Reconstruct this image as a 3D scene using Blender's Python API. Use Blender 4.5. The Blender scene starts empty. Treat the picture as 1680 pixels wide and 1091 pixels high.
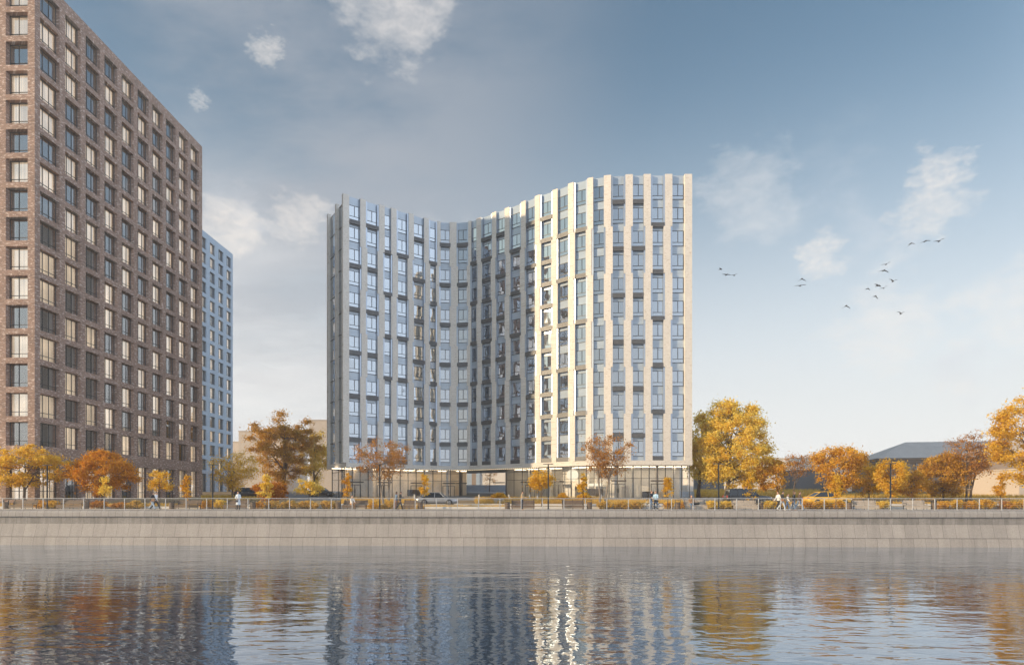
import bpy, bmesh, math, random
import numpy as np
from mathutils import Vector, Matrix, Quaternion
R = math.radians
random.seed(7)
rng = np.random.default_rng(11)
S = bpy.context.scene
COL = S.collection

# ------------------------------------------------------------------ camera frame
YAW = R(1.9); FPX = 1050.0; ZC = 1.19; HZ = 816.0
ca, sa = math.cos(YAW), math.sin(YAW)
def ray(px):
    t = (px - 840) / FPX
    return ca * t - sa, sa * t + ca
def depth_at(px, Y): return Y / ray(px)[1]
def XY(px, Y):                       # photo column + distance along world Y -> plan position
    d = depth_at(px, Y); return ray(px)[0] * d, Y
def PD(px, d):                       # photo column + camera depth -> plan position
    dx, dy = ray(px); return dx * d, dy * d
def ZH(px, py, Y): return ZC + (HZ - py) / FPX * depth_at(px, Y)
GZ = [(-50, 0), (65.9, 0), (67.5, .3), (77, .3), (88, 1.08), (96, 1.12), (106, 1.3), (122, 2.2), (180, 3.0), (400, 4), (3000, 6)]
def gz(Y):
    for (a, b), (c, d) in zip(GZ, GZ[1:]):
        if Y <= c: return b + (d - b) * max(0, (Y - a)) / (c - a)
    return 6

# ------------------------------------------------------------------ materials
def new_mat(name):
    m = bpy.data.materials.new(name); m.use_nodes = True
    nt = m.node_tree; nt.nodes.clear()
    return m, nt, nt.nodes, nt.links
def N(ns, t, **kw):
    n = ns.new(t)
    for k, v in kw.items():
        if k.startswith('i_'):
            n.inputs[k[2:].replace('_', ' ')].default_value = v
        else: setattr(n, k, v)
    return n
def ramp(ns, stops, interp='LINEAR'):
    r = ns.new('ShaderNodeValToRGB'); r.color_ramp.interpolation = interp
    e = r.color_ramp.elements
    while len(e) < len(stops): e.new(0.5)
    for el, (p, c) in zip(e, stops):
        el.position = p; el.color = (c[0], c[1], c[2], 1)
    return r
def C4(c): return (c[0], c[1], c[2], 1)

def simple(name, col, rough=.6, var=.18, scale=3.0, metal=0.0, spec=.5, bump=0.0, coat=0.0):
    """principled colour with a two-scale noise variation and optional fine bump"""
    m, nt, ns, ln = new_mat(name)
    o = N(ns, 'ShaderNodeOutputMaterial'); p = N(ns, 'ShaderNodeBsdfPrincipled')
    p.inputs['Roughness'].default_value = rough; p.inputs['Metallic'].default_value = metal
    p.inputs['Specular IOR Level'].default_value = spec; p.inputs['Coat Weight'].default_value = coat
    tc = N(ns, 'ShaderNodeTexCoord')
    n1 = N(ns, 'ShaderNodeTexNoise'); n1.inputs['Scale'].default_value = scale; n1.inputs['Detail'].default_value = 6
    ln.new(tc.outputs['Object'], n1.inputs['Vector'])
    r = ramp(ns, [(.25, [c * (1 - var) for c in col]), (.75, [min(1, c * (1 + var)) for c in col])])
    ln.new(n1.outputs['Fac'], r.inputs['Fac']); ln.new(r.outputs['Color'], p.inputs['Base Color'])
    if bump:
        b = N(ns, 'ShaderNodeBump'); b.inputs['Strength'].default_value = .6; b.inputs['Distance'].default_value = bump
        n2 = N(ns, 'ShaderNodeTexNoise'); n2.inputs['Scale'].default_value = scale * 8; n2.inputs['Detail'].default_value = 4
        ln.new(tc.outputs['Object'], n2.inputs['Vector'])
        ln.new(n2.outputs['Fac'], b.inputs['Height']); ln.new(b.outputs['Normal'], p.inputs['Normal'])
    ln.new(p.outputs[0], o.inputs['Surface'])
    return m

def brick_mat(name, cols, fleck, mortar, bw=.25, rh=.075, fleck_amt=.16, patch=.5, rough=.85):
    """masonry: courses from the brick node, tonal patches, pale and dark flecks of single bricks"""
    m, nt, ns, ln = new_mat(name)
    o = N(ns, 'ShaderNodeOutputMaterial'); p = N(ns, 'ShaderNodeBsdfPrincipled'); p.inputs['Roughness'].default_value = rough
    p.inputs['Specular IOR Level'].default_value = .25
    tc = N(ns, 'ShaderNodeTexCoord'); sx = N(ns, 'ShaderNodeSeparateXYZ'); ln.new(tc.outputs['Object'], sx.inputs[0])
    ad = N(ns, 'ShaderNodeMath', operation='ADD'); ln.new(sx.outputs[0], ad.inputs[0]); ln.new(sx.outputs[1], ad.inputs[1])
    cb = N(ns, 'ShaderNodeCombineXYZ'); ln.new(ad.outputs[0], cb.inputs[0]); ln.new(sx.outputs[2], cb.inputs[1])
    bt = N(ns, 'ShaderNodeTexBrick'); bt.inputs['Scale'].default_value = 1
    bt.inputs['Brick Width'].default_value = bw; bt.inputs['Row Height'].default_value = rh
    bt.inputs['Mortar Size'].default_value = rh * .1; bt.inputs['Bias'].default_value = 0
    bt.inputs['Color1'].default_value = C4(cols[0]); bt.inputs['Color2'].default_value = C4(cols[1]); bt.inputs['Mortar'].default_value = C4(mortar)
    ln.new(cb.outputs[0], bt.inputs['Vector'])
    # flecks, stretched along the courses
    mp = N(ns, 'ShaderNodeMapping'); mp.inputs['Scale'].default_value = (2.1, 5.2, 1); ln.new(cb.outputs[0], mp.inputs['Vector'])
    n1 = N(ns, 'ShaderNodeTexNoise'); n1.inputs['Scale'].default_value = 1.0; n1.inputs['Detail'].default_value = 3; n1.inputs['Roughness'].default_value = .7
    ln.new(mp.outputs[0], n1.inputs['Vector'])
    r1 = ramp(ns, [(.60 - fleck_amt * .5, (0, 0, 0)), (.70 - fleck_amt * .4, (1, 1, 1))]); ln.new(n1.outputs['Fac'], r1.inputs['Fac'])
    mx = N(ns, 'ShaderNodeMix', data_type='RGBA'); ln.new(r1.outputs['Color'], mx.inputs['Factor'])
    ln.new(bt.outputs['Color'], mx.inputs['A']); mx.inputs['B'].default_value = C4(fleck)
    n2 = N(ns, 'ShaderNodeTexNoise'); n2.inputs['Scale'].default_value = .45; n2.inputs['Detail'].default_value = 5
    ln.new(cb.outputs[0], n2.inputs['Vector'])
    r2 = ramp(ns, [(.3, (1 - patch * .5,) * 3), (.7, (1 + 0 * patch,) * 3)]); ln.new(n2.outputs['Fac'], r2.inputs['Fac'])
    mu = N(ns, 'ShaderNodeMix', data_type='RGBA', blend_type='MULTIPLY'); mu.inputs['Factor'].default_value = 1
    ln.new(mx.outputs['Result'], mu.inputs['A']); ln.new(r2.outputs['Color'], mu.inputs['B'])
    ln.new(mu.outputs['Result'], p.inputs['Base Color'])
    b = N(ns, 'ShaderNodeBump'); b.inputs['Strength'].default_value = .5; b.inputs['Distance'].default_value = .02
    ln.new(n1.outputs['Fac'], b.inputs['Height']); ln.new(b.outputs['Normal'], p.inputs['Normal'])
    ln.new(p.outputs[0], o.inputs['Surface'])
    return m

def block_mat(name, c1, c2, joint, bw, rh, off_z=0.0, mort=.025, grain=.22, streak=.25):
    """big stone blocks (one course high), granite grain, faint run-down streaks"""
    m, nt, ns, ln = new_mat(name)
    o = N(ns, 'ShaderNodeOutputMaterial'); p = N(ns, 'ShaderNodeBsdfPrincipled'); p.inputs['Roughness'].default_value = .8
    tc = N(ns, 'ShaderNodeTexCoord'); sx = N(ns, 'ShaderNodeSeparateXYZ'); ln.new(tc.outputs['Object'], sx.inputs[0])
    az = N(ns, 'ShaderNodeMath', operation='ADD'); ln.new(sx.outputs[2], az.inputs[0]); az.inputs[1].default_value = off_z
    cb = N(ns, 'ShaderNodeCombineXYZ'); ln.new(sx.outputs[0], cb.inputs[0]); ln.new(az.outputs[0], cb.inputs[1])
    bt = N(ns, 'ShaderNodeTexBrick'); bt.offset = 0
    bt.inputs['Scale'].default_value = 1; bt.inputs['Brick Width'].default_value = bw; bt.inputs['Row Height'].default_value = rh
    bt.inputs['Mortar Size'].default_value = mort * .5; bt.inputs['Mortar Smooth'].default_value = .3
    bt.inputs['Color1'].default_value = C4(c1); bt.inputs['Color2'].default_value = C4(c2); bt.inputs['Mortar'].default_value = C4(joint)
    ln.new(cb.outputs[0], bt.inputs['Vector'])
    n1 = N(ns, 'ShaderNodeTexNoise'); n1.inputs['Scale'].default_value = 7; n1.inputs['Detail'].default_value = 8; n1.inputs['Roughness'].default_value = .75
    ln.new(tc.outputs['Object'], n1.inputs['Vector'])
    r1 = ramp(ns, [(.3, (1 - grain,) * 3), (.7, (1 + grain * .6,) * 3)]); ln.new(n1.outputs['Fac'], r1.inputs['Fac'])
    mu = N(ns, 'ShaderNodeMix', data_type='RGBA', blend_type='MULTIPLY'); mu.inputs['Factor'].default_value = 1
    ln.new(bt.outputs['Color'], mu.inputs['A']); ln.new(r1.outputs['Color'], mu.inputs['B'])
    mp = N(ns, 'ShaderNodeMapping'); mp.inputs['Scale'].default_value = (1.3, 1, .12); ln.new(tc.outputs['Object'], mp.inputs['Vector'])
    n2 = N(ns, 'ShaderNodeTexNoise'); n2.inputs['Scale'].default_value = 1.4; n2.inputs['Detail'].default_value = 5; ln.new(mp.outputs[0], n2.inputs['Vector'])
    r2 = ramp(ns, [(.35, (1 - streak,) * 3), (.6, (1, 1, 1))]); ln.new(n2.outputs['Fac'], r2.inputs['Fac'])
    m2 = N(ns, 'ShaderNodeMix', data_type='RGBA', blend_type='MULTIPLY'); m2.inputs['Factor'].default_value = 1
    ln.new(mu.outputs['Result'], m2.inputs['A']); ln.new(r2.outputs['Color'], m2.inputs['B'])
    ln.new(m2.outputs['Result'], p.inputs['Base Color'])
    b = N(ns, 'ShaderNodeBump'); b.inputs['Strength'].default_value = .5; b.inputs['Distance'].default_value = .02
    ln.new(n1.outputs['Fac'], b.inputs['Height']); ln.new(b.outputs['Normal'], p.inputs['Normal'])
    ln.new(p.outputs[0], o.inputs['Surface'])
    return m

def leaf_mat(name, cols, trans=.35):
    m, nt, ns, ln = new_mat(name)
    o = N(ns, 'ShaderNodeOutputMaterial')
    g = N(ns, 'ShaderNodeNewGeometry'); tc = N(ns, 'ShaderNodeTexCoord')
    n1 = N(ns, 'ShaderNodeTexNoise'); n1.inputs['Scale'].default_value = .55; n1.inputs['Detail'].default_value = 3
    ln.new(tc.outputs['Object'], n1.inputs['Vector'])
    ma = N(ns, 'ShaderNodeMath', operation='MULTIPLY_ADD'); ln.new(g.outputs['Random Per Island'], ma.inputs[0]); ma.inputs[1].default_value = .55
    mb = N(ns, 'ShaderNodeMath', operation='MULTIPLY_ADD'); ln.new(n1.outputs['Fac'], mb.inputs[0]); mb.inputs[1].default_value = 1.1; mb.inputs[2].default_value = -.32
    ln.new(mb.outputs[0], ma.inputs[2])
    k = len(cols); r = ramp(ns, [(.05 + .9 * i / (k - 1), c) for i, c in enumerate(cols)])
    ln.new(ma.outputs[0], r.inputs['Fac'])
    d = N(ns, 'ShaderNodeBsdfDiffuse'); t = N(ns, 'ShaderNodeBsdfTranslucent'); mx = N(ns, 'ShaderNodeMixShader'); mx.inputs[0].default_value = trans
    ln.new(r.outputs['Color'], d.inputs['Color']); ln.new(r.outputs['Color'], t.inputs['Color'])
    ln.new(d.outputs[0], mx.inputs[1]); ln.new(t.outputs[0], mx.inputs[2]); ln.new(mx.outputs[0], o.inputs['Surface'])
    return m

def glass_clear(name, tint=(.95, .95, .95), base=.10, ior=1.5, wob=.006):
    """see-through pane: transparent + mirror, more mirror at grazing angles"""
    m, nt, ns, ln = new_mat(name)
    o = N(ns, 'ShaderNodeOutputMaterial')
    tr = N(ns, 'ShaderNodeBsdfTransparent'); tr.inputs['Color'].default_value = C4(tint)
    gl = N(ns, 'ShaderNodeBsdfGlossy'); gl.inputs['Roughness'].default_value = .01; gl.inputs['Color'].default_value = (.95, .97, 1, 1)
    fr = N(ns, 'ShaderNodeFresnel'); fr.inputs['IOR'].default_value = ior
    ad = N(ns, 'ShaderNodeMath', operation='ADD', use_clamp=True); ln.new(fr.outputs[0], ad.inputs[0]); ad.inputs[1].default_value = base
    tc = N(ns, 'ShaderNodeTexCoord'); n1 = N(ns, 'ShaderNodeTexNoise'); n1.inputs['Scale'].default_value = .9; ln.new(tc.outputs['Object'], n1.inputs['Vector'])
    b = N(ns, 'ShaderNodeBump'); b.inputs['Strength'].default_value = 1; b.inputs['Distance'].default_value = wob
    ln.new(n1.outputs['Fac'], b.inputs['Height']); ln.new(b.outputs[0], gl.inputs['Normal'])
    mx = N(ns, 'ShaderNodeMixShader'); ln.new(ad.outputs[0], mx.inputs[0]); ln.new(tr.outputs[0], mx.inputs[1]); ln.new(gl.outputs[0], mx.inputs[2])
    ln.new(mx.outputs[0], o.inputs['Surface'])
    return m

def glass_coated(name, col, refl, rough=.02, var=.5, wob=.01, tint=(.9, .95, 1)):
    """solar-control glass: dim room behind + strong mirror coat, slightly out of true"""
    m, nt, ns, ln = new_mat(name)
    o = N(ns, 'ShaderNodeOutputMaterial')
    g = N(ns, 'ShaderNodeNewGeometry')
    r = ramp(ns, [(0, [c * (1 - var) for c in col]), (.6, col), (1, [min(1, c * (1 + var)) for c in col])]); ln.new(g.outputs['Random Per Island'], r.inputs['Fac'])
    d = N(ns, 'ShaderNodeBsdfDiffuse'); ln.new(r.outputs['Color'], d.inputs['Color'])
    gl = N(ns, 'ShaderNodeBsdfGlossy'); gl.inputs['Roughness'].default_value = rough; gl.inputs['Color'].default_value = C4(tint)
    tc = N(ns, 'ShaderNodeTexCoord'); n1 = N(ns, 'ShaderNodeTexNoise'); n1.inputs['Scale'].default_value = .55; n1.inputs['Detail'].default_value = 1
    ln.new(tc.outputs['Object'], n1.inputs['Vector'])
    b = N(ns, 'ShaderNodeBump'); b.inputs['Strength'].default_value = 1; b.inputs['Distance'].default_value = wob
    ln.new(n1.outputs['Fac'], b.inputs['Height']); ln.new(b.outputs[0], gl.inputs['Normal'])
    lw = N(ns, 'ShaderNodeLayerWeight'); lw.inputs['Blend'].default_value = .35
    ma = N(ns, 'ShaderNodeMath', operation='MULTIPLY_ADD', use_clamp=True); ln.new(lw.outputs['Fresnel'], ma.inputs[0]); ma.inputs[1].default_value = .6; ma.inputs[2].default_value = refl
    mx = N(ns, 'ShaderNodeMixShader'); ln.new(ma.outputs[0], mx.inputs[0]); ln.new(d.outputs[0], mx.inputs[1]); ln.new(gl.outputs[0], mx.inputs[2])
    ln.new(mx.outputs[0], o.inputs['Surface'])
    return m

def emit(name, col, s, stripes=False):
    m, nt, ns, ln = new_mat(name)
    o = N(ns, 'ShaderNodeOutputMaterial'); e = N(ns, 'ShaderNodeEmission'); e.inputs['Color'].default_value = C4(col); e.inputs['Strength'].default_value = s
    if stripes:      # a lit room behind drawn curtains: fold pattern, brightness differs from room to room
        g = N(ns, 'ShaderNodeNewGeometry'); tc = N(ns, 'ShaderNodeTexCoord')
        mp = N(ns, 'ShaderNodeMapping'); mp.inputs['Scale'].default_value = (4.5, 4.5, .05); ln.new(tc.outputs['Object'], mp.inputs['Vector'])
        n1 = N(ns, 'ShaderNodeTexNoise'); n1.inputs['Scale'].default_value = 1.0; n1.inputs['Detail'].default_value = 2; ln.new(mp.outputs[0], n1.inputs['Vector'])
        r = ramp(ns, [(.3, [c * .42 for c in col]), (.62, col)]); ln.new(n1.outputs['Fac'], r.inputs['Fac'])
        n3 = N(ns, 'ShaderNodeTexNoise'); n3.inputs['Scale'].default_value = .6; n3.inputs['Detail'].default_value = 1; ln.new(tc.outputs['Object'], n3.inputs['Vector'])
        ma = N(ns, 'ShaderNodeMath', operation='MULTIPLY_ADD'); ln.new(n3.outputs['Fac'], ma.inputs[0]); ma.inputs[1].default_value = s * 1.1; ma.inputs[2].default_value = s * .4
        ln.new(r.outputs['Color'], e.inputs['Color']); ln.new(ma.outputs[0], e.inputs['Strength'])
        d = N(ns, 'ShaderNodeBsdfDiffuse'); d.inputs['Color'].default_value = C4([c * .35 for c in col])
        a = N(ns, 'ShaderNodeAddShader'); ln.new(e.outputs[0], a.inputs[0]); ln.new(d.outputs[0], a.inputs[1]); ln.new(a.outputs[0], o.inputs['Surface'])
    else: ln.new(e.outputs[0], o.inputs['Surface'])
    return m

# ------------------------------------------------------------------ mesh builder
class MB:
    def __init__(s): s.v = []; s.f = []; s.m = []; s.sm = []
    def add(s, vs, fs, mi=0, smooth=False):
        b = len(s.v); s.v += [tuple(v) for v in vs]
        for f in fs:
            s.f.append(tuple(b + i for i in f)); s.m.append(mi); s.sm.append(smooth)
    def quad(s, a, b, c, d, mi=0): s.add([a, b, c, d], [(0, 1, 2, 3)], mi)
    def box(s, c, size, mi=0, u=(1, 0, 0), bev=0):
        """box centred at c; size along u, along the horizontal normal of u, along z"""
        u = Vector(u).normalized(); w = Vector((-u.y, u.x, 0)); c = Vector(c); z = Vector((0, 0, 1))
        hx, hy, hz = size[0] / 2, size[1] / 2, size[2] / 2
        if bev <= 0:
            vs = [c + u * (hx * i) + w * (hy * j) + z * (hz * k) for k in (-1, 1) for j in (-1, 1) for i in (-1, 1)]
            s.add(vs, [(0, 2, 3, 1), (4, 5, 7, 6), (0, 1, 5, 4), (2, 6, 7, 3), (0, 4, 6, 2), (1, 3, 7, 5)], mi); return
        rings = []
        for zz, sh in ((-hz, bev), (-hz + bev, 0), (hz - bev, 0), (hz, bev)):
            X, Y = hx - sh, hy - sh; r = []
            for i, j in ((-1, -1), (1, -1), (1, 1), (-1, 1)):
                r += [(i * (X - bev), j * Y), (i * X, j * (Y - bev))]
            rings.append((r, zz))
        # order each ring by angle so the loft is clean
        vs = []
        for r, zz in rings:
            r = sorted(r, key=lambda t: math.atan2(t[1], t[0]))
            vs += [c + u * a + w * b + z * zz for a, b in r]
        fs = []
        for k in range(3):
            for i in range(8):
                j = (i + 1) % 8; fs.append((k * 8 + i, k * 8 + j, k * 8 + 8 + j, k * 8 + 8 + i))
        fs.append(tuple(range(7, -1, -1))); fs.append(tuple(range(24, 32)))
        s.add(vs, fs, mi)
    def bar(s, a, b, w, h=None, mi=0):
        """rectangular bar from a to b"""
        a, b = Vector(a), Vector(b); h = h or w; d = (b - a).normalized()
        up = Vector((0, 0, 1)) if abs(d.z) < .95 else Vector((0, 1, 0))
        x = d.cross(up).normalized(); y = x.cross(d)
        vs = [p + x * (w / 2 * i) + y * (h / 2 * j) for p in (a, b) for i, j in ((-1, -1), (1, -1), (1, 1), (-1, 1))]
        s.add(vs, [(3, 2, 1, 0), (4, 5, 6, 7), (0, 1, 5, 4), (1, 2, 6, 5), (2, 3, 7, 6), (3, 0, 4, 7)], mi)
    def tube(s, pts, rad, n=6, mi=0, cap=True):
        pts = [Vector(p) for p in pts]
        if not hasattr(rad, '__len__'): rad = [rad] * len(pts)
        vs = []; k = len(pts); x = None
        for i, p in enumerate(pts):
            d = (pts[min(i + 1, k - 1)] - pts[max(i - 1, 0)])
            d = d.normalized() if d.length > 1e-9 else Vector((0, 0, 1))
            if x is None: x = d.cross(Vector((0, 0, 1)) if abs(d.z) < .9 else Vector((0, 1, 0)))
            x = (x - d * x.dot(d))
            x = x.normalized() if x.length > 1e-6 else d.orthogonal().normalized()
            y = d.cross(x)
            for j in range(n):
                t = 2 * math.pi * j / n; vs.append(p + (x * math.cos(t) + y * math.sin(t)) * rad[i])
        fs = [(i * n + j, i * n + (j + 1) % n, (i + 1) * n + (j + 1) % n, (i + 1) * n + j) for i in range(k - 1) for j in range(n)]
        if cap: fs += [tuple(range(n - 1, -1, -1)), tuple(range((k - 1) * n, k * n))]
        s.add(vs, fs, mi, True)
    def ell(s, c, r, mi=0, nu=12, nv=8, M=None):
        vs = []; c = Vector(c)
        for i in range(nv + 1):
            t = math.pi * i / nv
            for j in range(nu):
                p = 2 * math.pi * j / nu
                q = Vector((r[0] * math.sin(t) * math.cos(p), r[1] * math.sin(t) * math.sin(p), r[2] * math.cos(t)))
                if M: q = M @ q
                vs.append(c + q)
        fs = [(i * nu + j, (i + 1) * nu + j, (i + 1) * nu + (j + 1) % nu, i * nu + (j + 1) % nu) for i in range(nv) for j in range(nu)]
        s.add(vs, fs, mi, True)
    def lathe(s, prof, c=(0, 0, 0), n=16, mi=0, axis='z', smooth=True):
        vs = []; c = Vector(c)
        for r, h in prof:
            for j in range(n):
                t = 2 * math.pi * j / n
                q = (r * math.cos(t), r * math.sin(t), h) if axis == 'z' else (r * math.cos(t), h, r * math.sin(t))
                vs.append(c + Vector(q))
        k = len(prof); fs = [(i * n + j, i * n + (j + 1) % n, (i + 1) * n + (j + 1) % n, (i + 1) * n + j) for i in range(k - 1) for j in range(n)]
        if axis != 'z': fs = [f[::-1] for f in fs]
        s.add(vs, fs, mi, smooth)
    def prism(s, poly, z0, z1, mi=0, mtop=None, smooth=False):
        n = len(poly); vs = [(x, y, z0) for x, y in poly] + [(x, y, z1) for x, y in poly]
        s.add(vs, [(i, (i + 1) % n, n + (i + 1) % n, n + i) for i in range(n)], mi, smooth)
        s.add([(x, y, z1) for x, y in poly], [tuple(range(n))], mi if mtop is None else mtop)
        s.add([(x, y, z0) for x, y in poly], [tuple(range(n - 1, -1, -1))], mi)
    def build(s, name, mats, parent=None, off=None, normals=True):
        me = bpy.data.meshes.new(name)
        v = s.v if off is None else [(a - off[0], b - off[1], c - off[2]) for a, b, c in s.v]
        me.from_pydata(v, [], s.f)
        for mt in (mats if isinstance(mats, (list, tuple)) else [mats]): me.materials.append(mt)
        me.polygons.foreach_set('material_index', s.m); me.polygons.foreach_set('use_smooth', s.sm)
        me.update()
        if normals:
            bm = bmesh.new(); bm.from_mesh(me); bmesh.ops.recalc_face_normals(bm, faces=bm.faces); bm.to_mesh(me); bm.free()
        o = bpy.data.objects.new(name, me); COL.objects.link(o)
        if parent: o.parent = parent
        return o

def empty(name, loc, label=None, cat=None, group=None, rz=0):
    o = bpy.data.objects.new(name, None); COL.objects.link(o); o.location = loc; o.rotation_euler = (0, 0, rz); o.empty_display_size = .3
    if label: tag(o, label, cat, group)
    return o
def tag(o, label, cat, group=None):
    o['label'] = label; o['category'] = cat
    if group: o['group'] = group
    return o
def structure(o): o['kind'] = 'structure'; return o
def copy_tree(o, parent=None):
    c = o.copy(); COL.objects.link(c); c.parent = parent
    for ch in list(o.children): copy_tree(ch, c)
    return c
def mesh_np(name, V, F, mats, parent=None, smooth=False):
    """fast quad mesh from numpy arrays"""
    me = bpy.data.meshes.new(name); nf = len(F)
    me.vertices.add(len(V)); me.vertices.foreach_set('co', V.astype(np.float32).ravel())
    me.loops.add(nf * 4); me.loops.foreach_set('vertex_index', F.astype(np.int32).ravel())
    me.polygons.add(nf); me.polygons.foreach_set('loop_start', np.arange(0, nf * 4, 4, dtype=np.int32))
    for mt in (mats if isinstance(mats, (list, tuple)) else [mats]): me.materials.append(mt)
    me.update(calc_edges=True); me.validate()
    o = bpy.data.objects.new(name, me); COL.objects.link(o)
    if parent: o.parent = parent
    return o

# ------------------------------------------------------------------ palette
M = {}
M['brick'] = brick_mat('brown brick', [(.37, .225, .165), (.235, .148, .118)], (.64, .52, .45), (.27, .23, .205), fleck_amt=.14)
M['frame'] = simple('dark window frame', (.035, .04, .047), .45, .1)
M['pane'] = glass_clear('window glass', base=.30, ior=1.6)
M['lit'] = emit('lit curtain', (1.0, .79, .56), .72, stripes=True)
M['room'] = simple('unlit room', (.05, .055, .065), .9, .3)
M['curtain'] = simple('grey curtain', (.34, .33, .33), .9, .15)
M['blue'] = brick_mat('blue facade brick', [(.40, .49, .59), (.35, .44, .54)], (.46, .53, .61), (.42, .50, .58), fleck_amt=.02, patch=.2)
M['bluebase'] = brick_mat('pale facade brick at base', [(.42, .45, .50), (.22, .31, .44)], (.55, .54, .52), (.4, .42, .45), fleck_amt=.14, patch=.2)
M['white_brick'] = brick_mat('cream brick', [(.72, .67, .61), (.63, .585, .53)], (.50, .42, .345), (.62, .58, .52), fleck_amt=.08, patch=.16)
M['metal'] = simple('grey blue metal cladding', (.40, .45, .52), .40, .06, metal=.8)
M['spandrel'] = glass_coated('back painted spandrel glass', (.34, .40, .47), .09, rough=.08, var=.08, wob=.012)
M['cglass'] = glass_coated('coated window glass', (.050, .064, .082), .40, var=.7, wob=.012)
M['basket'] = simple('dark louvre box', (.12, .123, .13), .5, .15, metal=.3)
M['bronze'] = simple('dark bronze cladding', (.075, .062, .055), .5, .2, metal=.3)
M['mullion'] = simple('dark mullion', (.07, .068, .066), .45, .1, metal=.3)
M['shopglass'] = glass_clear('shop front glass', tint=(.93, .94, .95), base=.02, ior=1.40, wob=.01)
M['beige_int'] = simple('warm interior wall', (.74, .62, .47), .8, .25, scale=.5)
M['interior'] = simple('pale interior wall', (.66, .63, .58), .8, .15, scale=.5)
M['floor_int'] = simple('interior floor', (.34, .31, .28), .5, .15)
M['ceil_int'] = simple('interior ceiling', (.7, .66, .6), .8, .05)
M['warm'] = emit('warm lamp', (1.0, .76, .44), 2.6)
M['ceil_fill'] = emit('warm ceiling fill', (1.0, .80, .54), 3.6)
M['disc'] = emit('warm glowing disc', (1.0, .86, .62), .95)
M['wood'] = simple('bench wood', (.125, .085, .058), .6, .25, scale=5)
M['wood_sunlit'] = simple('sunlit bench wood', (.40, .34, .28), .6, .2, scale=5)  # sunlight on the right-hand benches put into a paler wood colour
M['iron'] = simple('dark iron', (.04, .042, .046), .45, .15, metal=.4)
M['rail'] = simple('grey painted rail', (.42, .42, .42), .4, .06, metal=.3)
M['stone_w'] = simple('white stone kerb', (.58, .56, .53), .8, .1)
M['asphalt'] = simple('asphalt', (.085, .085, .09), .85, .25, scale=.8, bump=.01)
M['paving'] = simple('promenade paving', (.42, .36, .30), .85, .14, scale=1.2, bump=.01)
M['soil'] = simple('bed soil and dry litter', (.22, .15, .075), .95, .4, scale=1.5, bump=.03)
M['bark'] = simple('bark', (.11, .085, .068), .95, .35, scale=6, bump=.03)
M['bark_pale'] = simple('pale bark', (.24, .205, .17), .95, .3, scale=6, bump=.03)
M['beige'] = simple('plain beige render', (.52, .455, .40), .9, .06, scale=.15)
M['beige2'] = simple('pale beige render', (.74, .68, .61), .9, .06, scale=.15)
M['shadewall'] = simple('shaded grey render', (.20, .195, .20), .9, .08, scale=.2)  # shaded faces of pale blocks, their shade put into this grey
M['roofgrey'] = simple('grey sheet roof', (.50, .44, .39), .5, .1, scale=.6)
M['ochre'] = simple('brown render', (.30, .235, .19), .9, .12, scale=.6)
M['darkglass'] = glass_coated('dark window glass', (.03, .035, .04), .12, var=.3)
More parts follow.
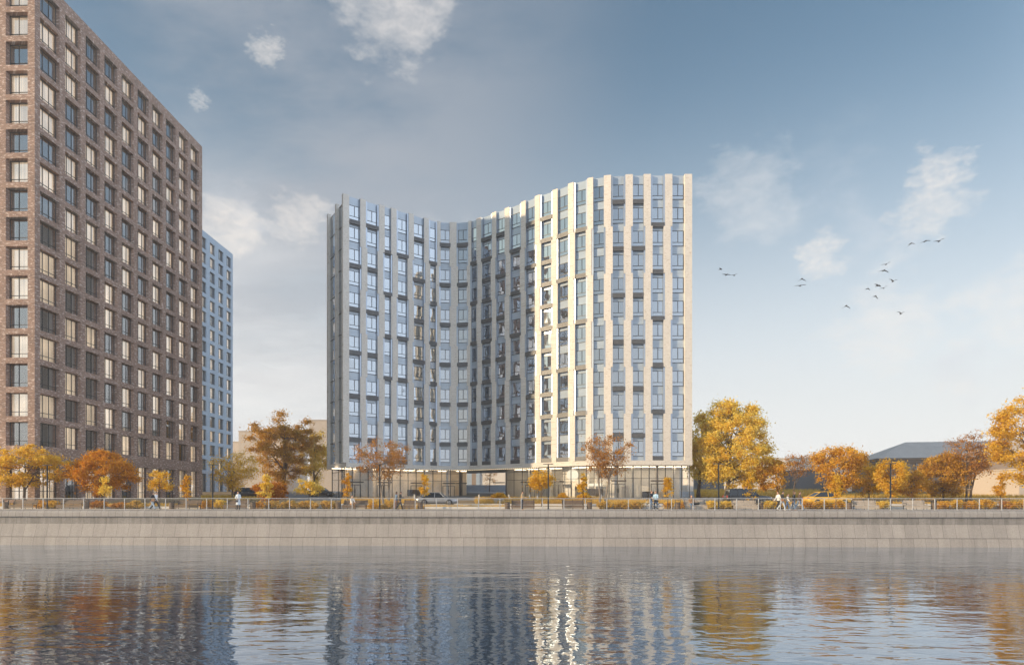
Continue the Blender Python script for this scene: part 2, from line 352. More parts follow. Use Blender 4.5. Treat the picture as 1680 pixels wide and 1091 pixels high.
# ================================================================== SETTING
# ---- water
def water_mat():
    m, nt, ns, ln = new_mat('river water')
    o = N(ns, 'ShaderNodeOutputMaterial'); tc = N(ns, 'ShaderNodeTexCoord')
    d = N(ns, 'ShaderNodeBsdfDiffuse'); d.inputs['Color'].default_value = (.020, .040, .066, 1)
    g = N(ns, 'ShaderNodeBsdfGlossy'); g.inputs['Roughness'].default_value = .012; g.inputs['Color'].default_value = (.86, .92, 1, 1)
    f = N(ns, 'ShaderNodeFresnel'); f.inputs['IOR'].default_value = 2.0
    ad = N(ns, 'ShaderNodeMath', operation='ADD', use_clamp=True); ln.new(f.outputs[0], ad.inputs[0]); ad.inputs[1].default_value = .20
    hs = []
    for sc, amp, det, rot in (((.55, 1.25, 1), .046, 3, 4), ((.16, .33, 1), .06, 2, -7), ((1.5, 2.4, 1), .013, 2, 9)):
        mp = N(ns, 'ShaderNodeMapping'); mp.inputs['Scale'].default_value = sc; mp.inputs['Rotation'].default_value = (0, 0, R(rot))
        ln.new(tc.outputs['Object'], mp.inputs['Vector'])
        n = N(ns, 'ShaderNodeTexNoise'); n.inputs['Scale'].default_value = 1; n.inputs['Detail'].default_value = det; n.inputs['Roughness'].default_value = .45
        n.inputs['Distortion'].default_value = .35
        ln.new(mp.outputs[0], n.inputs['Vector'])
        k = N(ns, 'ShaderNodeMath', operation='MULTIPLY'); ln.new(n.outputs['Fac'], k.inputs[0]); k.inputs[1].default_value = amp; hs.append(k)
    s1 = N(ns, 'ShaderNodeMath', operation='ADD'); ln.new(hs[0].outputs[0], s1.inputs[0]); ln.new(hs[1].outputs[0], s1.inputs[1])
    s2 = N(ns, 'ShaderNodeMath', operation='ADD'); ln.new(s1.outputs[0], s2.inputs[0]); ln.new(hs[2].outputs[0], s2.inputs[1])
    # calmer and rougher patches drifting over the river
    mp = N(ns, 'ShaderNodeMapping'); mp.inputs['Scale'].default_value = (.03, .10, 1); ln.new(tc.outputs['Object'], mp.inputs['Vector'])
    n = N(ns, 'ShaderNodeTexNoise'); n.inputs['Scale'].default_value = 1; n.inputs['Detail'].default_value = 2; ln.new(mp.outputs[0], n.inputs['Vector'])
    r = ramp(ns, [(.35, (.55,) * 3), (.65, (1.1,) * 3)]); ln.new(n.outputs['Fac'], r.inputs['Fac'])
    s3 = N(ns, 'ShaderNodeMath', operation='MULTIPLY'); ln.new(s2.outputs[0], s3.inputs[0]); ln.new(r.outputs['Color'], s3.inputs[1])
    b = N(ns, 'ShaderNodeBump'); b.inputs['Strength'].default_value = 1; b.inputs['Distance'].default_value = WAVE
    ln.new(s3.outputs[0], b.inputs['Height'])
    for q in (g, f): ln.new(b.outputs[0], q.inputs['Normal'])
    mx = N(ns, 'ShaderNodeMixShader'); ln.new(ad.outputs[0], mx.inputs[0]); ln.new(d.outputs[0], mx.inputs[1]); ln.new(g.outputs[0], mx.inputs[2])
    ln.new(mx.outputs[0], o.inputs['Surface']); return m
WAVE = 1.0
WZ = -3.27
b = MB(); b.quad((-1500, -1500, WZ), (1500, -1500, WZ), (1500, 59.3, WZ), (-1500, 59.3, WZ))
structure(b.build('water', water_mat()))

# ---- ground, promenade, road
M['ground'] = simple('dry autumn ground', (.25, .18, .095), .95, .45, scale=.25, bump=.02)
b = MB(); ys = [y for y, _ in GZ[1:]]; ys = [59.2] + ys
for y0, y1 in zip(ys, ys[1:]):
    for x0, x1 in ((-2000, -150), (-150, 0), (0, 150), (150, 2000)):
        b.quad((x0, y0, gz(y0)), (x1, y0, gz(y0)), (x1, y1, gz(y1)), (x0, y1, gz(y1)))
structure(b.build('ground', M['ground']))
b = MB(); b.quad((-150, 59.6, .012), (150, 59.6, .012), (150, 64.5, .012), (-150, 64.5, .012)); structure(b.build('promenade', M['paving']))
b = MB(); b.quad((-150, 69.6, .308), (150, 69.6, .308), (150, 76.2, .308), (-150, 76.2, .308))
for y in (69.5, 76.3): b.box((0, y, .35), (300, .2, .2), 1)
for k in range(-36, 36): b.quad((k * 4, 72.85, .316), (k * 4 + 2, 72.85, .316), (k * 4 + 2, 72.97, .316), (k * 4, 72.97, .316), 2)
structure(b.build('road', [M['asphalt'], M['stone_w'], simple('road paint', (.7, .7, .68), .7, .1)]))
b = MB()        # forecourt of the white block and a side street on its left
b.quad((-32, 84.5, gz(84.5) + .012), (30, 84.5, gz(84.5) + .012), (30, 88, 1.092), (-32, 88, 1.092)); b.quad((-32, 88, 1.092), (30, 88, 1.092), (30, 96, 1.132), (-32, 96, 1.132))
b.quad((-50, 96, 1.132), (30, 96, 1.132), (30, 106, 1.312), (-50, 106, 1.312)); b.quad((-50, 106, 1.312), (36, 106, 1.312), (36, 122, 2.212), (-50, 122, 2.212)); b.quad((-50, 122, 2.212), (36, 122, 2.212), (36, 170, 2.87), (-50, 170, 2.87))
structure(b.build('pavement', simple('grey paving', (.25, .25, .255), .85, .12, scale=.7)))

# ---- embankment
eb = empty('embankment_wall', (0, 59.3, 0), 'long grey granite river embankment wall with a rounded coping and sloping courses', 'embankment')
def course(name, prof, mat):
    q = MB(); n = len(prof)
    for (y0, z0), (y1, z1) in zip(prof, prof[1:]):
        q.quad((-150, y0 - 59.3, z0), (150, y0 - 59.3, z0), (150, y1 - 59.3, z1), (-150, y1 - 59.3, z1))
    for f in range(len(q.f)): q.sm[f] = name == 'coping'
    return q.build(name, mat, eb)
cop = [(59.32, -.64), (59.06, -.64)] + [(59.06 - .06 * math.sin(t) - .0, -.60 + .04 - .04 * math.cos(t)) for t in (0.4, .8, 1.2, 1.57)] + \
      [(59.0, -.30)] + [(59.0 + .30 * (1 - math.cos(t)), -.30 + .31 * math.sin(t)) for t in (.25, .5, .8, 1.1, 1.35, 1.57)] + [(59.9, .016), (59.9, -.3)]
course('coping', cop, block_mat('coping granite', (.335, .31, .29), (.295, .274, .258), (.15, .135, .125), .69, 9, 5, .036, .2, .1))
course('upper_course', [(59.2, -.62), (59.2, -1.29), (59.22, -1.29)], block_mat('upper granite course', (.275, .255, .24), (.235, .22, .207), (.13, .12, .11), 1.09, 9, 5, .036, .25, .3))
course('sloping_course', [(59.3, -1.278), (59.17, -1.278), (58.866, -2.475), (58.93, -2.475)], block_mat('sloping granite course', (.35, .32, .297), (.305, .28, .26), (.17, .15, .14), 1.12, 9, 5, .036, .18, .12))
course('lower_course', [(58.93, -2.47), (58.93, -2.53), (58.852, -2.53), (58.65, -3.6), (58.5, -4.5)], block_mat('lower granite course', (.35, .32, .297), (.298, .273, .253), (.17, .15, .14), 1.07, 9, 5, .036, .18, .12))

# ---- railing (one continuous thing)
rl = empty('railing', (0, 60.05, 0), 'long grey metal promenade railing along the embankment edge', 'railing')
def span_x(px, Y): return XY(px, Y)[0]
x0 = span_x(4.4, 60.05); xs = [x0 + 2 * k for k in range(-6, 58)]
q = MB(); q.box(((xs[0] + xs[-1]) / 2, 0, 1.1), (xs[-1] - xs[0], .075, .06), 0, bev=.012); q.build('handrail', M['rail'], rl)
q = MB(); q.box(((xs[0] + xs[-1]) / 2, 0, .1), (xs[-1] - xs[0], .04, .03)); q.build('bottom_rail', M['rail'], rl)
for z in (.3, .5, .7, .9):
    q = MB(); q.bar((xs[0], 0, z), (xs[-1], 0, z), .009, .009); q.build('cable', M['rail'], rl)
pm = None
for x in xs:
    if pm is None:
        q = MB(); q.box((0, 0, .54), (.075, .055, 1.08), 0, bev=.008); q.box((0, 0, .015), (.16, .13, .03)); pm = q.build('post', M['rail'], rl)
        pm.location = (x, 0, 0)
    else:
        c = pm.copy(); COL.objects.link(c); c.parent = rl; c.location = (x, 0, 0)

# ================================================================== TOWERS
def grid_wall(mb, o, u, n, us, zs, opens, dep, mi=0, mr=0):
    o, u, n = Vector(o), Vector(u), Vector(n); z = Vector((0, 0, 1))
    P = lambda a, h, d=0: o + u * a + z * h - n * d
    for i in range(len(us) - 1):
        for j in range(len(zs) - 1):
            a, c, h, k = us[i], us[i + 1], zs[j], zs[j + 1]
            if (i, j) in opens:
                for p, r in (((a, h), (c, h)), ((c, h), (c, k)), ((c, k), (a, k)), ((a, k), (a, h))):
                    mb.quad(P(*p), P(*r), P(*r, dep), P(*p, dep), mr)
            else: mb.quad(P(a, h), P(c, h), P(c, k), P(a, k), mi)

def tower_window(fr, pn, cu, o, u, n, w, h, lit, div=(.40, .78), tr=.21, seed=0):
    """frame bars + room backing (fr: 0 frame, 1 room), glass (pn), curtains (cu)"""
    o, u, n = Vector(o), Vector(u), Vector(n); z = Vector((0, 0, 1)); t = .065
    def bar(a, b): fr.bar(a, b, t, t, 0)
    c = [o, o + u * w, o + u * w + z * h, o + z * h]
    e = t / 2
    bar(o + u * 0 + z * e, o + u * w + z * e); bar(o + z * (h - e), o + u * w + z * (h - e))
    bar(o + u * e + z * t, o + u * e + z * (h - t)); bar(o + u * (w - e) + z * t, o + u * (w - e) + z * (h - t))
    for d in div: bar(o + u * (w * d) + z * t, o + u * (w * d) + z * (h - t))
    ns_ = [t] + [w * d for d in div] + [w - t]
    for a, b_ in zip(ns_, ns_[1:]): bar(o + u * (a + t * .3) + z * (h * tr), o + u * (b_ - t * .3) + z * (h * tr))
    g = -n * .02
    pn.quad(c[0] + g, c[1] + g, c[2] + g, c[3] + g)
    k = -n * .30
    if not lit:
        fr.quad(c[0] + k * 2, c[1] + k * 2, c[2] + k * 2, c[3] + k * 2, 1)
        rr = random.Random(seed)
        for a, b_ in ((0, rr.uniform(.08, .2)), (1 - rr.uniform(.12, .34), 1)):
            cu.quad(c[0] + u * (w * a) + k, c[0] + u * (w * b_) + k, c[3] + u * (w * b_) + k, c[3] + u * (w * a) + k, 1)
    else: cu.quad(c[0] + k, c[1] + k, c[2] + k, c[3] + k, 0)

def put_windows(root, loc, wins, limit):
    """wins: (o,u,n,w,h,lit,div). The first `limit` become parts, the rest one part of kind stuff"""
    rest = [MB(), MB(), MB()]
    for i, (o, u, n, w, h, lit, div) in enumerate(wins):
        s = [MB(), MB(), MB()] if i < limit else rest
        tower_window(*s, o, u, n, w, h, lit, div, seed=i)
        if i < limit:
            f = s[0].build('window', [M['frame'], M['room']], root, loc, False)
            s[1].build('pane', M['pane'], f, loc, False); s[2].build('curtain', [M['lit'], M['curtain']], f, loc, False)
    if len(wins) > limit:
        f = rest[0].build('window', [M['frame'], M['room']], root, loc, False); f['kind'] = 'stuff'
        a = rest[1].build('pane', M['pane'], f, loc, False); a['kind'] = 'stuff'
        a = rest[2].build('curtain', [M['lit'], M['curtain']], f, loc, False); a['kind'] = 'stuff'

def ground_and_walls(q, x0, x1, y0, y1, z1, mi=0, mroof=1, skip=()):
    if 'left' not in skip: q.quad((x0, y1, -.3), (x0, y0, -.3), (x0, y0, z1), (x0, y1, z1), mi)
    if 'back' not in skip: q.quad((x1, y1, -.3), (x0, y1, -.3), (x0, y1, z1), (x1, y1, z1), mi)
    q.quad((x0 + .4, y0 + .4, z1 - .9), (x1 - .4, y0 + .4, z1 - .9), (x1 - .4, y1 - .4, z1 - .9), (x0 + .4, y1 - .4, z1 - .9), mroof)
    for (a, b_), (c, d) in (((x0, y0), (x1, y0)), ((x1, y0), (x1, y1)), ((x1, y1), (x0, y1)), ((x0, y1), (x0, y0))):   # parapet cap and inner face
        ia = lambda x, y: (x + (.4 if x == x0 else -.4), y + (.4 if y == y0 else -.4))
        p, r = ia(a, b_), ia(c, d)
        q.quad((a, b_, z1), (c, d, z1), (*r, z1), (*p, z1), mi); q.quad((*p, z1), (*r, z1), (*r, z1 - .9), (*p, z1 - .9), mi)

# --- brown brick tower
LIT = ["dLdLLdLddLLdLdLd", "LLLddLdLLLdLdLdL", "ddddLddLdddLddLd", "dLdLLdLddLLdLdLd", "LdLddLdLLddLdLdL", "dLdLLdLddLLdLdLd",
       "LdLddLdLLddLdLdL", "dddLddLdddLdLddL", "LLLLLLLdLLLdLLLd", "LdLddLdLLddLdLdL"]
FLIT = "LLdLLdLddLLdLdLd"
X1, Y0, Y1, ZR = -56.35, 70.55, 107.2, 60.85
bt = empty('brick_tower', (X1, Y0, 0), 'tall brown brick apartment tower with deep grid of lit and dark windows', 'apartment tower')
heads = [59.4 - 3.31 * r for r in range(16)]; OH = 2.66
zs = [-.3, .95, 5.55]
for h in heads[::-1]: zs += [h - OH, h]
zs += [ZR]
q = MB()
us = [0]; st = [71.35 + (0 if k == 0 else 3.93 + 3.53 * (k - 1)) - Y0 for k in range(10)]
for k, s_ in enumerate(st): us += [s_, s_ + (3.0 if k == 0 else 2.62)]
us += [Y1 - Y0]
ops = {(1 + 2 * k, j) for k in range(10) for j in [1] + list(range(3, 35, 2))}
grid_wall(q, (X1, Y0, 0), (0, 1, 0), (1, 0, 0), us, zs, ops, .45)
XF = X1 - 14.6
fs = [0]; 
for k in range(4): fs += [.45 + 3.5 * k + (0.0), .45 + 3.5 * k + 2.55]
fs[-1:] = [fs[-1], 14.6]
fo = {(1 + 2 * k, j) for k in range(4) for j in [1] + list(range(3, 35, 2))}
fs2 = [0] + sum([[14.6 - .82 - 3.5 * (3 - k) - 2.55, 14.6 - .82 - 3.5 * (3 - k)] for k in range(4)], []) + [14.6]
grid_wall(q, (XF, Y0, 0), (1, 0, 0), (0, -1, 0), fs2, zs, fo, .60)
ground_and_walls(q, XF, X1, Y0, Y1, ZR, 0, 1)
q.build('wall', [M['brick'], M['roofgrey']], bt, (X1, Y0, 0), False)
wins = []
for k in range(4)[::-1]:
    for r in range(16): 
        if k < 2: continue
        wins.append(((XF + fs2[1 + 2 * k], Y0 + .60, heads[r] - OH), (1, 0, 0), (0, -1, 0), 2.55, OH, (FLIT[r] == 'L') if k == 3 else (r * 7 + k) % 3 > 0, (.42, .84)))
for k in range(10):
    for r in range(16):
        w = us[2 + 2 * k] - us[1 + 2 * k]
        wins.append(((X1 - .45, Y0 + us[1 + 2 * k], heads[r] - OH), (0, 1, 0), (1, 0, 0), w, OH, LIT[k][r] == 'L', (.30, .62)))
ground = []
for k in range(10): ground.append(((X1 - .45, Y0 + us[1 + 2 * k], .95), (0, 1, 0), (1, 0, 0), us[2 + 2 * k] - us[1 + 2 * k], 4.6, k % 3 != 1, (.35, .68)))
for k in range(2, 4): ground.append(((XF + fs2[1 + 2 * k], Y0 + .60, .95), (1, 0, 0), (0, -1, 0), 2.55, 4.6, True, (.42, .84)))
for k in range(2): 
    for r in range(16): wins.append(((XF + fs2[1 + 2 * k], Y0 + .60, heads[r] - OH), (1, 0, 0), (0, -1, 0), 2.55, OH, (r + k) % 2 == 0, (.42, .84)))
put_windows(bt, (X1, Y0, 0), ground + wins, 100)

# --- blue tower behind it
X2, YA, YB, ZB = -74.3, 124.0, 156.0, 61.3
lt = empty('blue_tower', (X2, YA, 0), 'tall pale blue apartment tower partly hidden behind the brown brick tower', 'apartment tower')
hd = [59.85 - 3.33 * r for r in range(16)]; OB = 2.5
zs = [-.3, 2.2, 6.6, 7.3]
for h in hd[::-1]: zs += [h - OB, h]
zs += [ZB]
us = [0]; stb = [128.8 + 4 * k - YA for k in range(7)]
for s_ in stb: us += [s_, s_ + 2.35]
us += [YB - YA]
ops = {(1 + 2 * k, j) for k in range(7) for j in [1] + list(range(4, 36, 2))}
q = MB(); grid_wall(q, (X2, YA, 0), (0, 1, 0), (1, 0, 0), us, zs, ops, .35)
for i, f in enumerate(q.f):
    if max(q.v[t][2] for t in f) < 7.4: q.m[i] = 2
ground_and_walls(q, X2 - 15, X2, YA, YB, ZB, 0, 1)
q.quad((X2 - 15, YA, -.3), (X2, YA, -.3), (X2, YA, ZB), (X2 - 15, YA, ZB), 0)
q.build('wall', [M['blue'], M['roofgrey'], M['bluebase']], lt, (X2, YA, 0), False)
wins = []
BL = {6: "dLdLLdLddLLdddLd", 5: "dddLdLdLdddLdLdL", 4: "LLddLdLLLdLLdLdL", 3: "dLddLLddLdLLdLLd"}
for k in (6, 5, 4, 3):
    for r in range(16): wins.append(((X2 - .35, YA + us[1 + 2 * k], hd[r] - OB), (0, 1, 0), (1, 0, 0), 2.35, OB, BL[k][r] == 'L', (.33, .66)))
    wins.append(((X2 - .35, YA + us[1 + 2 * k], 2.2), (0, 1, 0), (1, 0, 0), 2.35, 4.4, False, (.33, .66)))
for k in (2, 1, 0):
    for r in range(16): wins.append(((X2 - .35, YA + us[1 + 2 * k], hd[r] - OB), (0, 1, 0), (1, 0, 0), 2.35, OB, (r + k) % 2 == 0, (.33, .66)))
    wins.append(((X2 - .35, YA + us[1 + 2 * k], 2.2), (0, 1, 0), (1, 0, 0), 2.35, 4.4, False, (.33, .66)))
put_windows(lt, (X2, YA, 0), wins, 68)
# ================================================================== CURVED WHITE BLOCK
PIERS = [(537, 103, .6), (550.5, 99.5, .6), (568, 96.2, 1.02), (597, 97.9, .98), (625.5, 99.7, 1.0), (647.5, 101, .98), (674, 102.7, .95), (701, 104.5, .92),
         (719, 105.6, .58), (744.5, 106, 1.2), (769.5, 105.5, .58), (786, 104.3, 1.0), (809.5, 102.3, .92), (832.5, 100.6, .98), (857.5, 98.6, 1.0),
         (882.5, 96.5, 1.0), (909.4, 94.8, .98), (937.5, 92.7, .98), (967, 91.3, .90), (998, 90.5, 1.07), (1031, 90.3, 1.08), (1063.6, 90.2, 1.04), (1096, 90.2, 1.06), (1129.5, 90.2, 1.12)]
PP = [Vector((*PD(px, d), 0)) for px, d, w in PIERS]
NP = len(PP)
TT = []
for i in range(NP):
    a, c = PP[max(i - 1, 0)], PP[min(i + 1, NP - 1)]
    if i == 2: a = PP[2]
    if i == 1: c = PP[2]; a = PP[0]
    TT.append((c - a).normalized())
NN = [Vector((t.y, -t.x, 0)) for t in TT]
ZS, ZBAND, ZTOP = 5.75, 6.43, 46.75
FL = 3.3
WB = (PP[12].x, PP[12].y, 1.1)
wb = empty('curved_block', WB, 'large curved cream brick apartment block with tall piers and bluish glass bays', 'apartment block')
zlev = [ZBAND + FL * 2 * k for k in range(6)] + [ZTOP]
for i in range(NP):
    p, t, n, w = PP[i], TT[i], NN[i], PIERS[i][2] * .94
    q = MB()
    sh = .12 if 3 <= i <= NP - 2 else 0
    for g in range(6):
        s = sh * (1 if (g + (i % 2)) % 2 else -1)
        z0, z1 = zlev[g], zlev[g + 1]
        q.box(p + t * s - n * .27 + Vector((0, 0, (z0 + z1) / 2)), (w, .54, z1 - z0), 0, t)
    if 2 <= i < NP: q.box(p - n * .36 + Vector((0, 0, (ZBAND + ZTOP - .12) / 2)), (w + .26 if sh else w - .1, .52, ZTOP - .12 - ZBAND), 1, t)
    q.build('pier', [M['white_brick'], M['metal']], wb, WB)
# brick band under the first storey
q = MB()
face = [p + n * .0 for p, n in zip(PP, NN)]; inner = [p - n * .6 for p, n in zip(PP, NN)]
face[-1] += TT[-1] * .56; inner[-1] += TT[-1] * .56
face[0] -= TT[0] * .3; inner[0] -= TT[0] * .3
for i in range(NP - 1):
    A, B_, C_, D = face[i], face[i + 1], inner[i + 1], inner[i]
    up = lambda v, z: (v.x, v.y, z)
    q.quad(up(A, ZS), up(B_, ZS), up(B_, ZBAND), up(A, ZBAND)); q.quad(up(A, ZBAND), up(B_, ZBAND), up(C_, ZBAND), up(D, ZBAND)); q.quad(up(D, ZS), up(C_, ZS), up(B_, ZS), up(A, ZS))
q.build('brick_band', M['white_brick'], wb, WB)
# body: back and end walls, roof, soffit
RE = 0.45
gl = [p - n * RE for p, n in zip(PP, NN)]
back = [gl[-1] + TT[-1] * .5, Vector((gl[-1].x + .5, 94.2, 0)), Vector((PP[20].x, 104, 0)), Vector((PP[15].x, 114, 0)), Vector((PP[9].x, 122, 0)), Vector((PP[0].x - 1.0, 116, 0)), gl[0] - TT[0] * .25]
q = MB()
for A, B_ in zip(back, back[1:]):
    q.quad((A.x, A.y, ZS), (B_.x, B_.y, ZS), (B_.x, B_.y, ZTOP - .1), (A.x, A.y, ZTOP - .1))
poly = [(v.x, v.y) for v in gl] + [(v.x, v.y) for v in back]
n_ = len(poly)
q.add([(x, y, ZTOP - .6) for x, y in poly], [tuple(range(n_))], 1); q.add([(x, y, ZS + .02) for x, y in poly], [tuple(range(n_ - 1, -1, -1))], 2)
q.build('wall', [M['white_brick'], M['roofgrey'], M['ceil_int']], wb, WB, False)
# bays: back-painted panels, windows, louvre boxes
BAS = {0: 'odd', 1: 'odd', 2: 'even', 3: 'even', 4: 'odd', 5: 'even', 6: 'odd', 7: 'odd', 8: 'even', 9: 'all', 10: 'odd', 11: 'even', 12: 'odd', 13: 'all', 14: 'even', 15: 'even',
       16: '', 17: 'odd', 18: 'odd', 19: 'even', 20: ''}
def has_box(b_, r):       # r: 1 = top storey
    k = BAS[b_]
    return k == 'all' or (k == 'odd' and r % 2 == 1) or (k == 'even' and r % 2 == 0)
panel = MB(); order = []
for b_ in range(-2, 21):
    i = b_ + 2
    A, B_ = PP[i], PP[i + 1]; t = (B_ - A).normalized(); n = Vector((t.y, -t.x, 0))
    wa, wc = PIERS[i][2] / 2, PIERS[i + 1][2] / 2
    L = (B_ - A).length
    a = A + t * wa - n * RE; c = B_ - t * wc - n * RE
    if b_ >= 0:
        for r in range(1, 13):
            z = ZBAND + (12 - r) * FL; top = ZTOP - .01 if r == 1 else z + FL - .01
            panel.add([(*(a - t * .3)[:2], z), (*(c + t * .3)[:2], z), (*(c + t * .3)[:2], top), (*(a - t * .3)[:2], top)], [(0, 1, 2, 3)], 0)
        order.append((b_, a, c, t, n))
    else: order.append((b_, a, c, t, n))
panel.build('glass_panel', M['spandrel'], wb, WB, False)

def bay_window(fr, pn, a, c, t, n, z, narrow, side=False):
    L = (c - a).length; z_ = Vector((0, 0, 1)); s = .066
    if side:
        z0, z1 = z + .05, z + FL - .06
        o = a + n * .02 + z_ * z0
        pn.quad(o, o + t * L, o + t * L + z_ * (z1 - z0), o + z_ * (z1 - z0)); fr.bar(o + n * .02, o + n * .02 + t * L, s, s); return
    zb, zm, zt = z + .62, z + 1.13, z + 2.74
    e = .03
    o = a + n * .05 + t * e; L -= 2 * e
    for zz in (zb, zm, zt): fr.bar(o + z_ * zz, o + t * L + z_ * zz, s, s)
    for d in ((0, 1) if narrow else (0, .53, 1)):
        lo = zm if d == .53 else zb
        if d == .53: fr.bar(o + t * (L * d) + z_ * (lo + s / 2), o + t * (L * d) + z_ * (zt - s / 2), s * 1.25, s)
        else:
            x = s / 2 if d == 0 else L - s / 2
            for p0, p1 in ((zb + s / 2, zm - s / 2), (zm + s / 2, zt - s / 2)): fr.bar(o + t * x + z_ * p0, o + t * x + z_ * p1, s, s)
    o2 = a + n * .045 + t * e
    for (x0, x1, p0, p1) in (((0, 1, zb, zm), (0, 1, zm, zt)) if narrow else ((0, 1, zb, zm), (0, .53, zm, zt), (.53, 1, zm, zt))):
        tw = n * random.uniform(-.006, .006); tw2 = n * random.uniform(-.006, .006)
        pn.quad(o2 + t * (L * x0) + z_ * p0, o2 + t * (L * x1) + z_ * p0 + tw, o2 + t * (L * x1) + z_ * p1 + tw + tw2, o2 + t * (L * x0) + z_ * p1 + tw2)
rest = [MB(), MB()]; nw = 0; boxes = []
for b_, a, c, t, n in sorted(order, key=lambda s: -s[0]):
    for r in range(1, 13):
        z = ZBAND + (12 - r) * FL
        s = [MB(), MB()] if b_ >= 13 and nw < 99 else rest
        bay_window(*s, a, c, t, n, z, b_ in (2, 5, 8), b_ < 0)
        if s is not rest:
            f = s[0].build('window', M['frame'], wb, WB, False); s[1].build('pane', M['cglass'], f, WB, False); nw += 1
        if b_ >= 0 and has_box(b_, r): boxes.append((b_, r, a, c, t, n, z))
f = rest[0].build('window', M['frame'], wb, WB, False); f['kind'] = 'stuff'
g = rest[1].build('pane', M['cglass'], f, WB, False); g['kind'] = 'stuff'
restb = MB()
for k, (b_, r, a, c, t, n, z) in enumerate(boxes):
    s = MB() if k < 99 else restb
    L = (c - a).length + .16; m_ = (a + c) / 2 + n * .26
    z0 = z - .10 if r < 12 else z + .01
    s.box(m_ + Vector((0, 0, z0 + .30)), (L - .04, .28, .52), 0, t)
    for kk in range(5): s.box(m_ + n * .145 + Vector((0, 0, z0 + .05 + .125 * kk)), (L, .05, .07), 0, t)
    s.box(m_ + Vector((0, 0, z0 + .60)), (L, .33, .045), 0, t)
    if s is not restb: s.build('louvre_box', M['basket'], wb, WB)
if restb.v: restb.build('louvre_box', M['basket'], wb, WB)['kind'] = 'stuff'

# ---- ground floor: glass shop fronts under the soffit, with an open passage
def on_curve(px):
    """plan point, tangent on the recessed shop-front line for a photo column"""
    for i in range(NP - 1):
        if PIERS[i][0] <= px <= PIERS[i + 1][0] or i == NP - 2:
            f = (px - PIERS[i][0]) / (PIERS[i + 1][0] - PIERS[i][0])
            A, B_ = PP[i] - NN[i] * .75, PP[i + 1] - NN[i + 1] * .75
            if i == NP - 2: f = min(f, 1.12)
            t = (B_ - A).normalized()
            return A + (B_ - A) * f, t, Vector((t.y, -t.x, 0))
ZG = 1.08
def shopfront(pxs, name_off=0):
    fr, pn = MB(), MB(); z_ = Vector((0, 0, 1))
    pts = [on_curve(p)[0] for p in pxs]
    for k, (A, B_) in enumerate(zip(pts, pts[1:])):
        t = (B_ - A).normalized(); n = Vector((t.y, -t.x, 0))
        pn.quad(A + z_ * ZG, B_ + z_ * ZG, B_ + z_ * ZS, A + z_ * ZS)
        for zz in (ZG + .06, 3.92, 5.15): fr.bar(A + z_ * zz + t * .04, B_ + z_ * zz - t * .04, .06, .06)
    for k, A in enumerate(pts):
        fr.bar(A + z_ * (ZG - .1), A + z_ * ZS, .085 if k % 2 else .12, .12)
    f = fr.build('shop_front', M['mullion'], wb, WB, False); pn.build('pane', M['shopglass'], f, WB, False)
def cols(a, b_, step):
    n = max(1, round((b_ - a) / step)); return [a + (b_ - a) * k / n for k in range(n + 1)]
shopfront(cols(537.5, 568, 9) + cols(568, 752, 13.2)[1:]); shopfront(cols(825, 1134, 13.6))
def interior(pxa, pxb, dep, wallmat):
    q = MB(); pts = [on_curve(p) for p in cols(pxa, pxb, 25)]
    for (A, ta, na), (B_, tb, nb) in zip(pts, pts[1:]):
        a2, b2 = A - na * dep, B_ - nb * dep
        for z, mi in ((ZG + .01, 1), (ZS - .03, 2)): q.quad((A.x, A.y, z), (B_.x, B_.y, z), (b2.x, b2.y, z), (a2.x, a2.y, z), mi)
        q.quad((a2.x, a2.y, ZG), (b2.x, b2.y, ZG), (b2.x, b2.y, ZS), (a2.x, a2.y, ZS), 0)
    q.build('interior', [wallmat, M['floor_int'], M['ceil_int']], wb, WB, False)
    return pts
interior(538, 752, 4.6, M['beige_int']); interior(825, 1133, 5.0, M['interior'])
# interior furnishings seen through the glass: columns, partitions, shelves, hanging lamps
q = MB(); rr = random.Random(5)
for px in (590, 612, 655, 705, 735, 845, 872, 915, 948, 980, 1012, 1045, 1085, 1118):
    A, t, n = on_curve(px); d = rr.uniform(1.2, 3.6); w = rr.choice((.35, .35, .9, 1.6))
    q = MB(); q.box(A - n * d + Vector((0, 0, (ZG + ZS) / 2)), (w, .3, ZS - ZG - .1), 0, t); q.build('partition', rr.choice((M['interior'], M['interior'], M['beige_int'])), wb, WB)
for px in (604, 640, 690, 860, 930, 970, 1030, 1070, 1100):
    A, t, n = on_curve(px); q = MB(); q.box(A - n * rr.uniform(1.5, 3.4) + Vector((0, 0, ZG + rr.choice((.5, .9)))), (rr.uniform(1, 2.4), .5, rr.choice((1.0, 1.8))), 0, t); q.build('counter', rr.choice((M['interior'], M['beige_int'], M['bronze'])), wb, WB)
q = MB()
for a, b_ in ((570, 748), (830, 1128)):
    for px in cols(a, b_, 20):
        A, t, n = on_curve(px); q = MB(); q.box(A - n * 3.0 + Vector((0, 0, ZS - .07)), (1.5, 1.3, .06), 0, t); q.build('ceiling_fill', M['ceil_fill'], wb, WB)  # glowing ceiling panels added as fill light for the shop interior
A, t, n = on_curve(927); q = MB(); q.lathe([(.0, -.05), (.8, -.05), (.86, 0), (.8, .05), (0, .05)], (0, 0, 0), 24, 0, axis='y')
o = q.build('round_lamp', M['disc'], wb); o.location = (A.x - n.x * 1.2 - WB[0], A.y - n.y * 1.2 - WB[1], 4.55 - WB[2])
A, t, n = on_curve(960); q = MB(); q.box(A - n * 1.5 + Vector((0, 0, 3.05)), (3.6, .1, .38), 0, t); q.build('light_panel', M['disc'], wb, WB)
